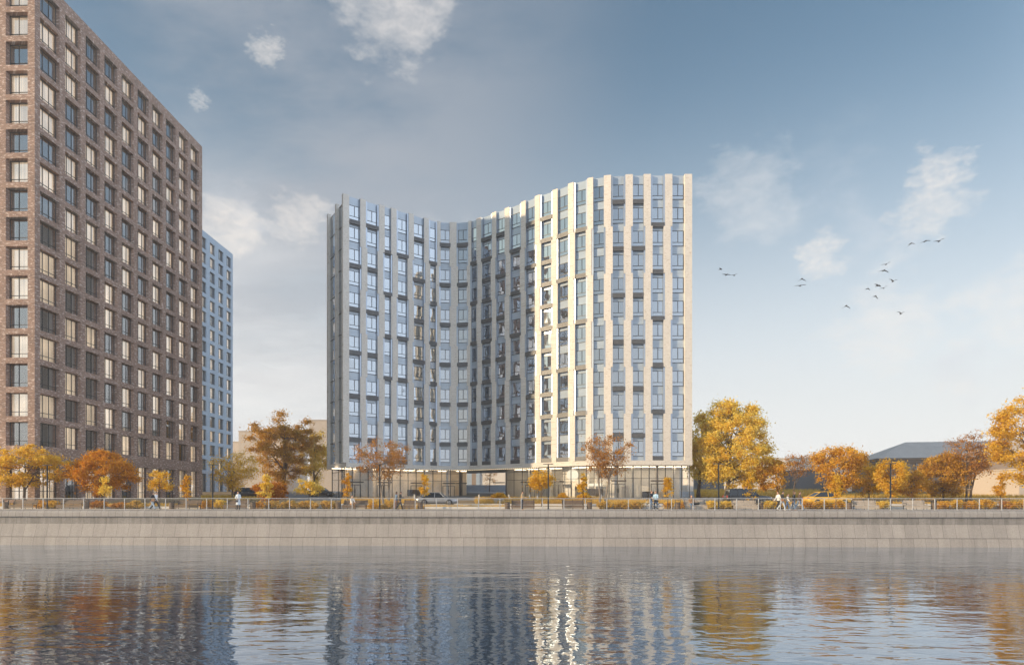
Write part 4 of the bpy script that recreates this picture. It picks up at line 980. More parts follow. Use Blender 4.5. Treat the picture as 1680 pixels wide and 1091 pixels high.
# ================================================================== STREET FURNITURE
def make_bench(label, pa, pb, mat, Y=63.3, group='benches facing the river'):
    xa, xb = XY(pa, Y)[0], XY(pb, Y)[0]; w = xb - xa
    r = empty('park_bench', ((xa + xb) / 2, Y, .012), label, 'bench', group)
    q = MB()
    for k in range(5): q.box((0, -.22 + .11 * k, .44 + .004 * abs(k - 2)), (w - .1, .09, .035), 0, bev=.008)
    for z in (.17, .27, .37): q.bar((-w / 2 + .05, -.285, z), (w / 2 - .05, -.285, z), .024, .09)
    q.build('seat', mat, r)
    q = MB()
    for k in range(5):
        z = .53 + .086 * k; y = .27 + .035 * k
        q.bar((-w / 2 + .05, y, z), (w / 2 - .05, y, z), .026, .083)
    q.build('backrest', mat, r)
    for x in (-w / 2 + .16, 0, w / 2 - .16):
        q = MB(); q.bar((x, -.24, 0), (x, -.22, .42), .05, .05); q.bar((x, .26, 0), (x, .26, .45), .05, .05); q.bar((x, .27, .45), (x, .44, .96), .045, .05); q.bar((x, -.25, .405), (x, .29, .405), .045, .035)
        if x: q.bar((x, -.25, .62), (x, .33, .64), .05, .03); q.bar((x, -.23, .42), (x, -.23, .62), .04, .04)
        q.build('leg', M['iron'], r)
BEN = [('brown bench at the left end under the umbrella-shaped tree', 17, 59, 0), ('brown bench between two shrubs under the deep orange maple', 95, 139, 0), ('brown bench before the right corner of the brick tower', 288, 329, 0),
       ('brown bench behind the woman in the pale coat', 368, 408, 0), ('brown bench with the person in a white top sitting on it', 562, 603, 0), ('brown bench right of the dark-dressed couple', 661, 683, 0),
       ('brown bench behind the man in the tan jacket', 838, 878, 0), ('brown bench under the half-bare right-wing tree, left of a bin', 921, 959, 0), ('sunlit pale bench with the man and black bag sitting on it', 1122, 1160, 1),
       ('sunlit pale bench below the dark car', 1201, 1243, 1), ('sunlit pale bench left of the rightmost lamp', 1400, 1441, 1), ('sunlit pale bench right of the rightmost lamp', 1482, 1521, 1)]
for lb, a, c, m_ in BEN: make_bench(lb, a, c, M['wood_sunlit' if m_ else 'wood'])

def make_bin(label, px, Y=63.4):
    r = empty('litter_bin', (XY(px, Y)[0], Y, .012), label, 'litter bin', 'litter bins on the promenade')
    q = MB()
    for k in range(14):
        t = 2 * math.pi * k / 14; q.box((.235 * math.cos(t), .235 * math.sin(t), .36), (.018, .088, .62), 0, (math.cos(t), math.sin(t), 0))
    q.build('body', M['wood'], r)
    q = MB(); q.lathe([(.0, .03), (.222, .03), (.222, .68), (.25, .69), (.25, .72), (.2, .72), (.2, .6), (0, .6)], n=18); q.build('liner', M['iron'], r)
    q = MB(); 
    for s_ in (-1, 1): q.bar((s_ * .24, 0, .02), (s_ * .24, 0, .9), .03, .12)
    q.box((0, 0, .91), (.52, .34, .03), 0, bev=.01); q.build('lid', M['iron'], r)
for lb, px in [('wood slatted litter bin at the far left end', 10), ('litter bin right of the second bench from the left', 142), ('litter bin before the slim orange sapling at the tower corner', 282), ('litter bin right of the pale-coated woman', 415),
               ('litter bin at the right end of the four-shrub hedge', 555), ('litter bin beneath the slim golden sapling left of the passage', 689.5), ('litter bin left of the man in the tan jacket', 832.5), ('litter bin under the half-bare right-wing tree', 967),
               ('litter bin between the bicycles and the seated man', 1112), ('litter bin left of the walking group of five', 1248), ('litter bin below the yellow car', 1393), ('rightmost litter bin, right of a pale bench', 1532)]: make_bin(lb, px)

lamp0 = None
for lb, px in [('thin dark T-shaped street lamp in front of the umbrella-shaped tree', 77.5), ('T-shaped street lamp before the blue tower', 349), ('T-shaped street lamp before the half-bare left-wing tree', 623), ('T-shaped street lamp touching the small round golden tree', 899.5),
               ('T-shaped street lamp before the biggest yellow tree', 1179), ('rightmost T-shaped street lamp before the golden round tree', 1461)]:
    Y = 63.0; x = XY(px, Y)[0]
    if lamp0 is None:
        r = empty('street_lamp', (x, Y, .012), lb, 'street lamp', 'lamps along the promenade'); lamp0 = r
        q = MB(); q.tube([(0, 0, 0), (0, 0, .08), (0, 0, .081), (0, 0, 4.42)], [.13, .13, .075, .062], 12); q.build('pole', M['iron'], r)
        q = MB(); q.box((0, 0, 4.46), (1.0, .16, .06), 0, bev=.015); h = q.build('lamp_head', M['iron'], r)
        q = MB()
        for s_ in (-1, 1): q.box((s_ * .33, 0, 4.424), (.26, .11, .012))
        q.build('diffuser', simple('unlit diffuser', (.5, .5, .48), .4, .05), h)
    else:
        c = copy_tree(lamp0); c.location = (x, Y, .012); c['label'] = lb
b0 = None
for lb, px in [('white bollard light left of the passage, near the golden sapling', 680), ('white bollard light before the open passage', 786), ('white bollard light at the right edge of the passage', 835), ('white bollard light left of the small round golden tree', 868.7),
               ('white bollard light right under the small round golden tree', 881.8), ('white bollard light at the foot of the half-bare right-wing tree', 986)]:
    Y = 82.0; x = XY(px, Y)[0]
    if b0 is None:
        b0 = empty('bollard_light', (x, Y, gz(Y)), lb, 'bollard light', 'white bollard lights'); q = MB(); q.lathe([(0, 0), (.09, 0), (.09, .72), (0, .72)], n=14); q.build('post', M['stone_w'], b0)
        q = MB(); q.lathe([(0, .721), (.085, .721), (.085, .86), (.1, .87), (.1, .92), (0, .93)], n=14); q.build('lamp_head', simple('white enamel', (.82, .8, .76), .4, .04), b0)
    else: c = copy_tree(b0); c.location = (x, Y, gz(Y)); c['label'] = lb
# low white seat wall behind the beds
for lb, a, c in [('low white stone kerb wall left of the curved block, behind the hedge shrubs', 340, 690), ('low white stone kerb wall in front of the passage', 697, 829), ('low white stone kerb wall below the small golden tree', 834, 1120), ('low white stone kerb wall along the right-hand beds', 1128, 1690), ('low white stone kerb wall before the brick tower', -10, 330)]:
    Y = 66.1; xa, xb = XY(a, Y)[0], XY(c, Y)[0]; q = MB(); n_ = max(1, round((xb - xa) / 2.4)); L = (xb - xa) / n_
    for k in range(n_): q.box((xa + L * (k + .5) - (xa + xb) / 2, 0, .13), (L - .025, .42, .26), 0, bev=.02)
    q.box((0, .02, .1), (xb - xa - .1, .3, .2)); o = q.build('kerb_wall', M['stone_w']); o.location = ((xa + xb) / 2, Y, 0); tag(o, lb, 'low wall', 'white kerb walls')
Y = 78.5; xa, xb = XY(810, Y)[0], XY(827, Y)[0]; r = empty('planter_box', ((xa + xb) / 2, Y, gz(Y)), 'grey concrete planter box in front of the passage', 'planter')
q = MB(); q.box((0, 0, .3), (xb - xa, .7, .6), 0, bev=.03); q.build('tub', simple('grey concrete', (.36, .35, .34), .9, .12), r); q = MB(); q.box((0, 0, .61), (xb - xa - .2, .5, .04)); q.build('soil', M['soil'], r)

# ================================================================== CARS
def loft(q, secs, mi=0, smooth=True, caps=True):
    n = len(secs[0]); vs = [p for s_ in secs for p in s_]; k = len(secs)
    fs = [(i * n + j, i * n + (j + 1) % n, (i + 1) * n + (j + 1) % n, (i + 1) * n + j) for i in range(k - 1) for j in range(n)]
    if caps: fs += [tuple(range(n - 1, -1, -1)), tuple(range((k - 1) * n, k * n))]
    q.add(vs, fs, mi, smooth)
M['car_glass'] = glass_coated('dark car glass', (.012, .013, .015), .03, var=.2)
def car_paint(name, col, metal=.2):
    m = simple(name, col, .32, .04, metal=metal, coat=.6); return m
def make_car(label, px, Y, paint, L=4.6, W=1.84, H=1.48, kind='sedan', z=None, head=1, name='car', belt=.92, sign=False):
    """head=+1: bonnet towards +x"""
    r = empty(name, (XY(px, Y)[0], Y, gz(Y) if z is None else z), label, 'car')
    if head < 0: r.rotation_euler = (0, 0, math.pi)
    hw = W / 2; hl = L / 2; suv = kind == 'suv'; gc = .24 if suv else .17
    def sec(x, zb, zt, w):
        pts = []
        for y, zz in ((-.80, 0), (-.97, .12), (-1.0, .45), (-.985, .75), (-.90, .96), (-.72, 1.0)): pts.append((x, y * w, zb + (zt - zb) * zz))
        return pts + [(a, -b_, c_) for a, b_, c_ in pts[::-1]]
    hood = belt - (.02 if suv else .06); tail = belt + (.04 if suv else .02)
    st = [(-hl, gc + .20, tail - .22, hw * .86), (-hl + .06, gc + .08, tail - .06, hw * .93), (-hl + .35, gc, tail, hw * .985), (-hl * .4, gc - .02, belt, hw), (hl * .30, gc - .02, belt, hw),
          (hl * .46, gc - .02, belt - .01, hw), (hl * .7, gc, hood - .03, hw * .98), (hl - .22, gc + .03, hood - .10, hw * .93), (hl - .06, gc + .08, hood - .2, hw * .86), (hl, gc + .14, hood - .30, hw * .78)]
    q = MB(); loft(q, [sec(*s_) for s_ in st]); q.build('body', paint, r)
    # glasshouse
    xr0, xr1 = (-hl + .18, hl * .40) if suv else (-hl * .78, hl * .42)
    tr0, tr1 = (-hl + .42, hl * .12) if suv else (-hl * .42, hl * .12)
    def gs(x0, x1, z0, w): return [(x0, -w, z0), (x1, -w, z0), (x1, w, z0), (x0, w, z0)]
    q = MB(); a = gs(xr0, xr1, belt - .03, hw * .93); b_ = gs(tr0 - .03, tr1 + .05, H - .07, hw * .73)
    q.add(a + b_, [(0, 1, 5, 4), (1, 2, 6, 5), (2, 3, 7, 6), (3, 0, 4, 7), (4, 5, 6, 7)]); q.build('window', M['car_glass'], r)
    q = MB(); rs = []
    for x, zt, w in ((tr0 - .1, H - .075, .68), (tr0, H - .03, .72), ((tr0 + tr1) / 2, H, .73), (tr1, H - .025, .72), (tr1 + .12, H - .085, .68)):
        rs.append([(x, -w * hw, zt - .035), (x, -w * hw * .9, zt), (x, w * hw * .9, zt), (x, w * hw, zt - .035), (x, w * hw * .9, zt - .05), (x, -w * hw * .9, zt - .05)])
    loft(q, rs); q.build('roof', paint, r)
    for s_ in (-1, 1):
        q = MB(); pil = [((xr0, tr0 - .03)), ((xr1, tr1 + .05))] + [(-hl * .10, -hl * .10)] + ([(-hl * .52, -hl * .52)] if suv else [])
        for x0, x1 in pil: q.bar((x0, s_ * hw * .935, belt - .03), (x1, s_ * hw * .735, H - .07), .06, .06)
        q.build('pillar', paint, r)
    wr = .36 if suv else .32
    for x in (hl * .62, -hl * .60):
        for s_ in (-1, 1):
            q = MB(); q.lathe([(wr + .05, -.01), (wr + .05, .012), (0, .012)], (x, s_ * (hw - .0), wr), 24, axis='y') if s_ > 0 else q.lathe([(wr + .05, .01), (wr + .05, -.012), (0, -.012)], (x, s_ * hw, wr), 24, axis='y')
            q.build('wheel_arch', M['iron'], r, None)
            q = MB(); y = s_ * (hw - .09); q.lathe([(wr * .62, -.10), (wr * .93, -.115), (wr, -.07), (wr, .07), (wr * .93, .115), (wr * .62, .10)], (x, y, wr), 26, axis='y'); w_ = q.build('wheel', simple('tyre', (.025, .025, .027), .85, .1) if 'tyre' not in M else M['tyre'], r)
            if 'tyre' not in M: M['tyre'] = w_.data.materials[0]; M['rim'] = simple('alloy rim', (.45, .46, .48), .3, .05, metal=.8)
            q = MB(); q.lathe([(wr * .66, s_ * .09), (wr * .6, s_ * .105), (wr * .2, s_ * .085), (0, s_ * .10)], (x, y, wr), 20, axis='y')
            for k in range(5):
                t = 2 * math.pi * k / 5; q.bar((x, y + s_ * .105, wr), (x + wr * .58 * math.cos(t), y + s_ * .108, wr + wr * .58 * math.sin(t)), .05, .03)
            q.build('rim', M['rim'], w_)
    for s_ in (-1, 1):
        q = MB(); q.ell((hl - .13, s_ * hw * .70, hood - .24), (.10, .17, .07)); q.build('headlight', simple('headlamp glass', (.8, .82, .85), .15, .02) if 'hl' not in M else M['hl'], r)
        q = MB(); q.box((-hl + .05, s_ * hw * .74, tail - .2), (.10, .30, .16 if not suv else .3), 0, bev=.02); q.build('tail_light', simple('red lamp', (.35, .02, .015), .3, .05) if 'tl' not in M else M['tl'], r)
        q = MB(); q.ell((hl * .33, s_ * (hw + .09), belt + .08), (.07, .09, .065)); q.build('mirror', paint, r)
        for x in (hl * .02, -hl * .42):
            q = MB(); q.box((x, s_ * (hw + .006), belt - .17), (.17, .03, .03)); q.build('door_handle', M['rim'], r)
        q = MB()
        for x in (hl * .32, -hl * .10, -hl * .50): q.box((x, s_ * (hw * .994), (belt + gc) / 2 + .02), (.012, .012, belt - gc - .2))
        q.box((0, s_ * (hw - .005), gc + .10), (L * .45, .03, .09)); q.build('door_trim', M['iron'], r)
    q = MB(); q.box((hl - .02, 0, gc + .26), (.07, W * .55, .16), 0, bev=.02); q.build('grille', M['iron'], r)
    return r
make_car('dark charcoal estate car driving right, behind the golden sapling', 1226, 72.6, car_paint('charcoal paint', (.018, .018, .021), 0), 5.0, 1.92, 1.9, 'suv', .31, belt=1.12)
make_car('yellow car driving right, in front of the large rust maple', 1357, 72.4, car_paint('yellow paint', (.72, .40, .02), 0), 4.8, 1.84, 1.56, 'sedan', .31, belt=1.0)
make_car('silver grey car driving right, before the left side of the passage', 718, 72.4, car_paint('silver paint', (.30, .31, .33), .4), 4.6, 1.82, 1.48, 'sedan', .31)
make_car('dark parked car between the airy orange tree and the orange bush', 412, 92, car_paint('dark blue paint', (.03, .035, .05), .3), 4.4, 1.8, 1.55, 'suv', None, belt=1.0)
make_car('small dark car parked far behind, at the left edge of the curved block', 528, 108, car_paint('graphite paint', (.06, .06, .065), .3), 4.4, 1.8, 1.5, 'sedan', None, belt=.95)

# ================================================================== PEOPLE
PM = {}
def cloth(col, rough=.85):
    k = tuple(round(c, 3) for c in col)
    if k not in PM: PM[k] = simple('cloth', col, rough, .16, scale=14)
    return PM[k]
SKIN = simple('skin', (.52, .31, .22), .6, .06); HAIR = {'dark': simple('dark hair', (.03, .022, .018), .7, .2), 'brown': simple('brown hair', (.12, .065, .035), .7, .2), 'fair': simple('fair hair', (.32, .2, .1), .7, .2)}
def fuse(q, name, mat, parent, voxel, smooth=3):
    o = q.build(name, mat, None, None, True)
    md = o.modifiers.new('r', 'REMESH'); md.mode = 'VOXEL'; md.voxel_size = voxel; md.use_smooth_shade = True
    if smooth: sm = o.modifiers.new('s', 'SMOOTH'); sm.iterations = smooth; sm.factor = .5
    dg = bpy.context.evaluated_depsgraph_get(); me = bpy.data.meshes.new_from_object(o.evaluated_get(dg)); me.name = name
    o.modifiers.clear(); old = o.data; o.data = me; bpy.data.meshes.remove(old)
    if not me.materials: me.materials.append(mat)
    o.parent = parent; return o
def limb(q, a, b_, r0, r1):
    a, b_ = Vector(a), Vector(b_); d = b_ - a
    q.tube([a - d.normalized() * r0 * .5, a, a + d * .35, b_, b_ + d.normalized() * r1 * .5], [r0 * .7, r0, r0 * .97, r1, r1 * .6], 10)
    q.ell(a, (r0,) * 3, nu=10, nv=6); q.ell(b_, (r1,) * 3, nu=10, nv=6)
def make_person(label, px, Y, rz, pose, top, legs, shoes=(.04, .04, .04), hair='dark', long_hair=False, scale=1.0, sleeve=1.0, skirt=None, coat=None, cap=None, seat_z=None, female=False, group=None, bare_leg=False):
    """facing -Y before the turn rz (degrees). pose: lean, hips (l,r), knees (l,r), arms (l,r) = (forward, bend, out), head turn"""
    D = lambda k, d: pose.get(k, d)
    A = math.radians
    sgn = (-1, 1)
    lean = A(D('lean', 3)); hipz = .92; P0 = Vector((0, 0, hipz))
    sp = Vector((0, -math.sin(lean), math.cos(lean))); chest = P0 + sp * .40; sh = P0 + sp * .51; neck = P0 + sp * .57; hd = P0 + sp * .70 + Vector((0, -.03, .01))
    wS = .165 if female else .19
    J = {}
    for i, s_ in enumerate(sgn):
        h = A(D('hips', (0, 0))[i]); k = A(D('knees', (3, 3))[i]); o_ = A(D('splay', 3))
        hp = P0 + Vector((s_ * .09, 0, -.02)); kn = hp + Vector((s_ * math.sin(o_) * .42, -math.sin(h) * .42, -math.cos(h) * .42)); g2 = h - k
        an = kn + Vector((0, -math.sin(g2) * .41, -math.cos(g2) * .41)); ft = max(-.9, min(.5, g2 * .55 if g2 < 0 else g2))
        J[i] = [hp, kn, an, an + Vector((s_ * .02, -math.cos(ft) * .17, -.045 + math.sin(ft) * .15))]
        f, bnd, out = [A(v) for v in D('arms', ((0, 15, 10), (0, 15, 10)))[i]]
        so_ = sh + Vector((s_ * wS, 0, -.02)); el = so_ + Vector((s_ * math.sin(out) * .29, -math.sin(f) * .29 * math.cos(out), -math.cos(f) * .29 * math.cos(out)))
        g3 = f + bnd; inn = A(D('inward', 0)); wr = el + Vector((-s_ * math.sin(inn) * .25 + s_ * math.sin(out) * .08, -math.sin(g3) * .25 * math.cos(inn), -math.cos(g3) * .25 * math.cos(inn)))
        J[i] += [so_, el, wr, (wr - el).normalized()]
    zmin = min(J[i][3].z - .035 for i in (0, 1)); zmin = min([zmin] + [J[i][2].z - .085 for i in (0, 1)])
    base = .012
    r = empty('person', (XY(px, Y)[0], Y, base - zmin * scale), label, 'person', group, A(rz)); r.scale = (scale,) * 3
    if seat_z is not None: r.location.z = base + (seat_z + .10) - hipz * scale
    bw = .155 if female else .175
    def torso(q, e):
        q.ell(P0 + sp * .06, (.158 + e, .112 + e, .15 + e), nu=14, nv=10); q.ell(P0 + sp * .22, (bw * .86 + e, .105 + e, .2 + e), nu=14, nv=10); q.ell(chest, (bw + e, .115 + e, .19 + e), nu=14, nv=10)
        q.ell(sh - sp * .02, (wS * .95 + e, .075 + e, .07 + e), nu=14, nv=8)
    q = MB(); torso(q, 0); limb(q, neck - sp * .06, hd - Vector((0, -.015, .05)), .058, .052)
    q.ell(hd + Vector((0, 0, .025)), (.074, .092, .10), nu=14, nv=10); q.ell(hd + Vector((0, -.028, -.055)), (.055, .06, .062), nu=12, nv=8)     # skull and jaw
    q.ell(hd + Vector((0, -.098, -.005)), (.013, .022, .024), nu=8, nv=6); q.ell(hd + Vector((0, -.088, -.048)), (.026, .012, .012), nu=8, nv=6)
    for s_ in sgn: q.ell(hd + Vector((s_ * .077, .005, .0)), (.012, .022, .032), nu=8, nv=6)
    for i, s_ in enumerate(sgn):
        hp, kn, an, toe, so_, el, wr, hdir = J[i]
        limb(q, hp, kn, .083, .055); limb(q, kn, an, .056, .036); limb(q, an + Vector((0, .02, -.045)), toe, .038, .030)
        limb(q, so_, el, .05, .04); limb(q, el, wr, .041, .027)
        palm = wr + hdir * .055; side = Vector((0, -1, 0)) if abs(hdir.y) < .7 else Vector((0, 0, 1)); side = (side - hdir * side.dot(hdir)).normalized(); nrm_ = hdir.cross(side)
        q.tube([wr, wr + hdir * .03, wr + hdir * .09], [.026, .034, .034], 8)
        for k, ln_ in zip((-1.5, -.5, .5, 1.5), (.062, .075, .08, .07)):
            p = wr + hdir * .088 + side * k * .019; p1 = p + hdir * ln_ * .5 + nrm_ * .006 * -s_; p2 = p1 + hdir * ln_ * .42 + nrm_ * .022 * -s_
            q.tube([p - hdir * .02, p, p1, p2], [.0095, .0095, .009, .0078], 6)
        tb = wr + hdir * .035 + side * .03; q.tube([tb - side * .012, tb + side * .02 + hdir * .025, tb + side * .026 + hdir * .055], [.012, .011, .009], 6)
    fuse(q, 'person_body' if False else 'body', SKIN, r, .0105, 2)
    # clothing
    q = MB(); torso(q, .016)
    for i in (0, 1):
        hp, kn, an, toe, so_, el, wr, hdir = J[i]; limb(q, so_, el, .062, .052)
        if sleeve >= 1: limb(q, el, wr - (wr - el) * .06, .052, .040)
    q.tube([neck - sp * .05, neck + sp * .015], [.075, .066], 12)
    if coat:
        q.tube([P0 + sp * .12, P0 - Vector((0, 0, .12)), Vector((0, 0, hipz - coat * .6)), Vector((0, 0, hipz - coat))], [.165, .19, .20, .225], 16)
    fuse(q, 'coat' if coat else 'jacket', cloth(top), r, .015, 3)
    q = MB(); q.ell(P0 + sp * .03, (.172, .128, .14), nu=14, nv=8)
    if skirt:
        kx = (J[0][1] + J[1][1]) / 2
        q.tube([P0 + sp * .08, P0 - Vector((0, 0, .1)), (P0 + kx) / 2, Vector((kx.x, (J[0][2].y + J[1][2].y) / 2 * .6, hipz - skirt))], [.14, .18, .20, .25], 16)
        fuse(q, 'skirt', cloth(legs), r, .016, 3)
    else:
        for i in (0, 1):
            hp, kn, an = J[i][:3]; limb(q, hp, kn, .098, .072); limb(q, kn, an + (an - kn) * .02, .070, .056)
        fuse(q, 'trousers', cloth(legs), r, .015, 3)
    for i in (0, 1):
        q = MB(); an, toe = J[i][2], J[i][3]; limb(q, an + Vector((0, .025, -.05)), toe, .046, .038); q.tube([an + Vector((0, .005, .06)), an + Vector((0, .01, -.03))], [.052, .05], 10)
        fuse(q, 'shoe', cloth(shoes), r, .012, 2)
    q = MB(); q.ell(hd + Vector((0, .018, .045)), (.083, .093, .095), nu=14, nv=8)
    if long_hair: q.ell(hd + Vector((0, .055, -.07)), (.075, .05, .14), nu=12, nv=8)
    fuse(q, 'hair', HAIR[hair], r, .012, 2)
    if cap:
        q = MB(); q.ell(hd + Vector((0, .006, .075)), (.09, .10, .065), nu=14, nv=8); q.ell(hd + Vector((0, -.11, .055)), (.065, .06, .012), nu=12, nv=6); fuse(q, 'cap', cloth(cap), r, .011, 2)
    for s_ in sgn:
        q = MB(); q.ell(hd + Vector((s_ * .03, -.084, .015)), (.012, .009, .008), nu=8, nv=6); q.build('eye', cloth((.03, .025, .02)), r)
    return r, J
def walk(ph=1, st=24, b=22): return dict(hips=(st, -st * .8) if ph > 0 else (-st * .8, st), knees=(6, b) if ph > 0 else (b, 6), arms=((-18, 14, 8), (20, 22, 8)) if ph > 0 else ((20, 22, 8), (-18, 14, 8)), lean=4)
def make_bag(label, px, Y, z, size, col, name='shoulder_bag', cat='bag', rz=0):
    r = empty(name, (XY(px, Y)[0], Y, z), label, cat, rz=R(rz)); q = MB(); q.box((0, 0, 0), size, 0, bev=min(size) * .3); q.build('body', cloth(col, .6), r)
    q = MB(); w = size[0] * .36; q.tube([(-w, 0, size[2] * .45), (-w * .6, 0, size[2] * .8), (0, 0, size[2] * .95), (w * .6, 0, size[2] * .8), (w, 0, size[2] * .45)], .012, 6); q.build('strap', cloth(col, .6), r); return r
RT = 90     # facing +x (right)
make_person('person in black jacket and light blue jeans walking right, before the brick tower', 250, 61.0, RT, walk(1), (.03, .03, .035), (.42, .50, .58), (.05, .05, .05), 'dark', True, .99, female=True)
make_bag('brown shoulder bag carried by the walking person in black jacket', 251.3, 60.78, .93, (.36, .12, .24), (.22, .11, .05))
make_person('person in white shirt and black trousers walking right, partly behind the one in black jacket', 255.5, 61.5, RT, walk(-1, 28), (.75, .76, .78), (.03, .03, .034), (.03, .03, .03), 'dark', False, 1.02)
make_person('woman in knee-length pale blue coat standing at the railing', 391, 60.75, 8, dict(arms=((8, 55, 14), (6, 60, 14)), inward=35, hips=(0, 0)), (.62, .68, .74), (.03, .03, .035), (.02, .02, .02), 'dark', True, 1.0, coat=.46, female=True)
make_bag('small dark handbag held by the woman in the pale coat', 388.6, 60.55, .86, (.24, .10, .2), (.05, .05, .06), 'handbag')
make_person('person in white top and tan trousers sitting on a brown bench', 577, 63.2, 40, dict(hips=(84, 80), knees=(72, 66), arms=((30, 35, 8), (28, 40, 8)), inward=15, lean=8), (.74, .70, .64), (.36, .19, .08), (.06, .05, .04), 'dark', False, 1.0, seat_z=.46, female=True)
make_person('woman in blue denim jacket and long brown skirt walking arm in arm', 649.5, 60.9, 120, walk(1, 14, 12), (.13, .19, .27), (.20, .115, .085), (.3, .2, .15), 'dark', True, .98, skirt=.72, female=True)
make_person('tall man all in black walking arm in arm with the woman in brown skirt', 656, 60.85, 110, dict(hips=(-18, 22), knees=(18, 4), arms=((-14, 12, 8), (28, 60, 16)), inward=10, lean=6), (.02, .02, .024), (.022, .024, .03), (.03, .03, .03), 'dark', False, 1.03)
make_person('man in tan jacket and dark trousers standing alone before a brown bench', 856.5, 60.8, 75, dict(hips=(6, -4), knees=(4, 6), arms=((18, 70, 10), (12, 62, 10)), inward=25, lean=2), (.40, .29, .17), (.035, .04, .055), (.35, .2, .08), 'dark', False, 1.02, cap=(.03, .03, .03))
make_person('man in navy shirt and blue jeans standing behind a bicycle', 1067.5, 61.3, 50, dict(hips=(4, -3), arms=((30, 30, 12), (28, 34, 12)), inward=10, lean=5), (.03, .04, .06), (.12, .19, .30), (.5, .5, .5), 'brown', False, 1.03, sleeve=.5)
make_person('woman in light blue shirt and black trousers beside the bicycles', 1076, 60.7, -25, dict(hips=(5, -3), knees=(5, 4), arms=((20, 40, 14), (28, 36, 12)), inward=15, lean=2), (.38, .55, .70), (.025, .025, .028), (.8, .8, .8), 'brown', True, 1.0, female=True)
make_person('seated man in brown jacket and blue jeans on a pale bench', 1134, 63.1, 0, dict(hips=(86, 82), knees=(86, 84), arms=((28, 50, 8), (28, 50, 8)), inward=25, lean=6), (.26, .155, .075), (.13, .20, .31), (.40, .19, .07), 'brown', False, 1.02, seat_z=.46)
make_bag('black bag lying on the pale bench beside the seated man', 1142.5, 63.15, .60, (.62, .3, .26), (.02, .02, .022), 'duffel_bag', rz=-12)
G_ = 'group walking together on the right'
make_person('white-shirted person in black trousers striding left, at the left of the group', 1277.5, 61.3, -75, walk(-1, 27), (.78, .77, .75), (.03, .03, .033), (.03, .03, .03), 'brown', False, 1.02, group=G_)
make_person('person in black top, dark cap and light jeans, second of the group', 1283, 60.8, RT, walk(1, 20), (.025, .027, .035), (.48, .55, .62), (.7, .7, .7), 'dark', False, 1.02, cap=(.02, .02, .025), group=G_)
make_bag('tan shoulder bag of the person in dark cap', 1283.6, 60.55, .96, (.34, .1, .22), (.36, .17, .07))
make_person('girl in white hoodie and blue jeans, shortest of the group', 1291.5, 60.85, 60, walk(-1, 15, 12), (.76, .72, .66), (.16, .24, .36), (.75, .78, .8), 'brown', True, .86, female=True, group=G_)
make_person('person in dark jacket and blue jeans between the girl and the striding man', 1302, 61.2, 75, walk(1, 12, 10), (.04, .045, .055), (.14, .21, .32), (.28, .13, .05), 'brown', True, .99, female=True, group=G_)
make_person('man in brown vest and blue jeans striding right, rightmost of the group', 1311, 61.0, RT, walk(1, 30, 20), (.09, .06, .045), (.17, .25, .36), (.05, .06, .08), 'brown', False, 1.04, group=G_)

# ---- bicycles
def make_bike(label, px, Y, rz, col):
    r = empty('bicycle', (XY(px, Y)[0], Y, .012), label, 'bicycle', 'bicycles held by the pair', R(rz)); m = simple('cycle paint', col, .35, .05, metal=.2); W_ = .34
    for x in (-.52, .52):
        q = MB(); q.tube([(x + W_ * math.cos(t), 0, W_ + W_ * math.sin(t)) for t in [2 * math.pi * k / 32 for k in range(33)]], .021, 8, cap=False); w_ = q.build('wheel', M['tyre'], r)
        q = MB(); q.tube([(x + .315 * math.cos(t), 0, W_ + .315 * math.sin(t)) for t in [2 * math.pi * k / 32 for k in range(33)]], .012, 6, cap=False)
        for k in range(14): t = 2 * math.pi * k / 14; q.bar((x, 0, W_), (x + .31 * math.cos(t), 0, W_ + .31 * math.sin(t)), .005)
        q.build('rim', M['rim'], w_)
    q = MB(); bb, sc, hc, rw = (-.08, 0, .30), (-.26, 0, .80), (.36, 0, .82), (-.52, 0, W_)
    for a, b_ in ((bb, sc), (bb, (.38, 0, .72)), ((-.23, 0, .72), (.36, 0, .78)), (bb, rw), ((-.24, 0, .72), rw), ((.34, 0, .86), (.52, 0, W_))): q.tube([a, b_], .018, 8)
    q.build('frame', m, r)
    q = MB(); q.tube([(.34, 0, .84), (.33, 0, .98)], .016, 8); q.tube([(.22, -.28, 1.0), (.30, -.2, 1.0), (.34, 0, .99), (.30, .2, 1.0), (.22, .28, 1.0)], .014, 8); q.build('handlebar', M['iron'], r)
    q = MB(); q.ell((-.27, 0, .86), (.14, .075, .035)); q.tube([sc, (-.27, 0, .84)], .014, 6); q.build('saddle', M['iron'], r)
    q = MB(); q.tube([(-.08, .06, .30), (.05, .07, .20), (.05, .13, .20)], .012, 6); q.tube([(-.08, -.06, .30), (-.21, -.07, .40), (-.21, -.13, .40)], .012, 6); q.lathe([(0, -.045), (.09, -.045), (.09, -.035), (0, -.035)], (-.08, 0, .30), 18, axis='y'); q.build('crank', M['iron'], r)
make_bike('blue bicycle nearer the railing, held by the woman in light blue', 1075, 60.55, 183, (.16, .32, .55))
make_bike('pale bicycle behind, held by the man in navy shirt', 1066.5, 61.7, 178, (.45, .48, .46))

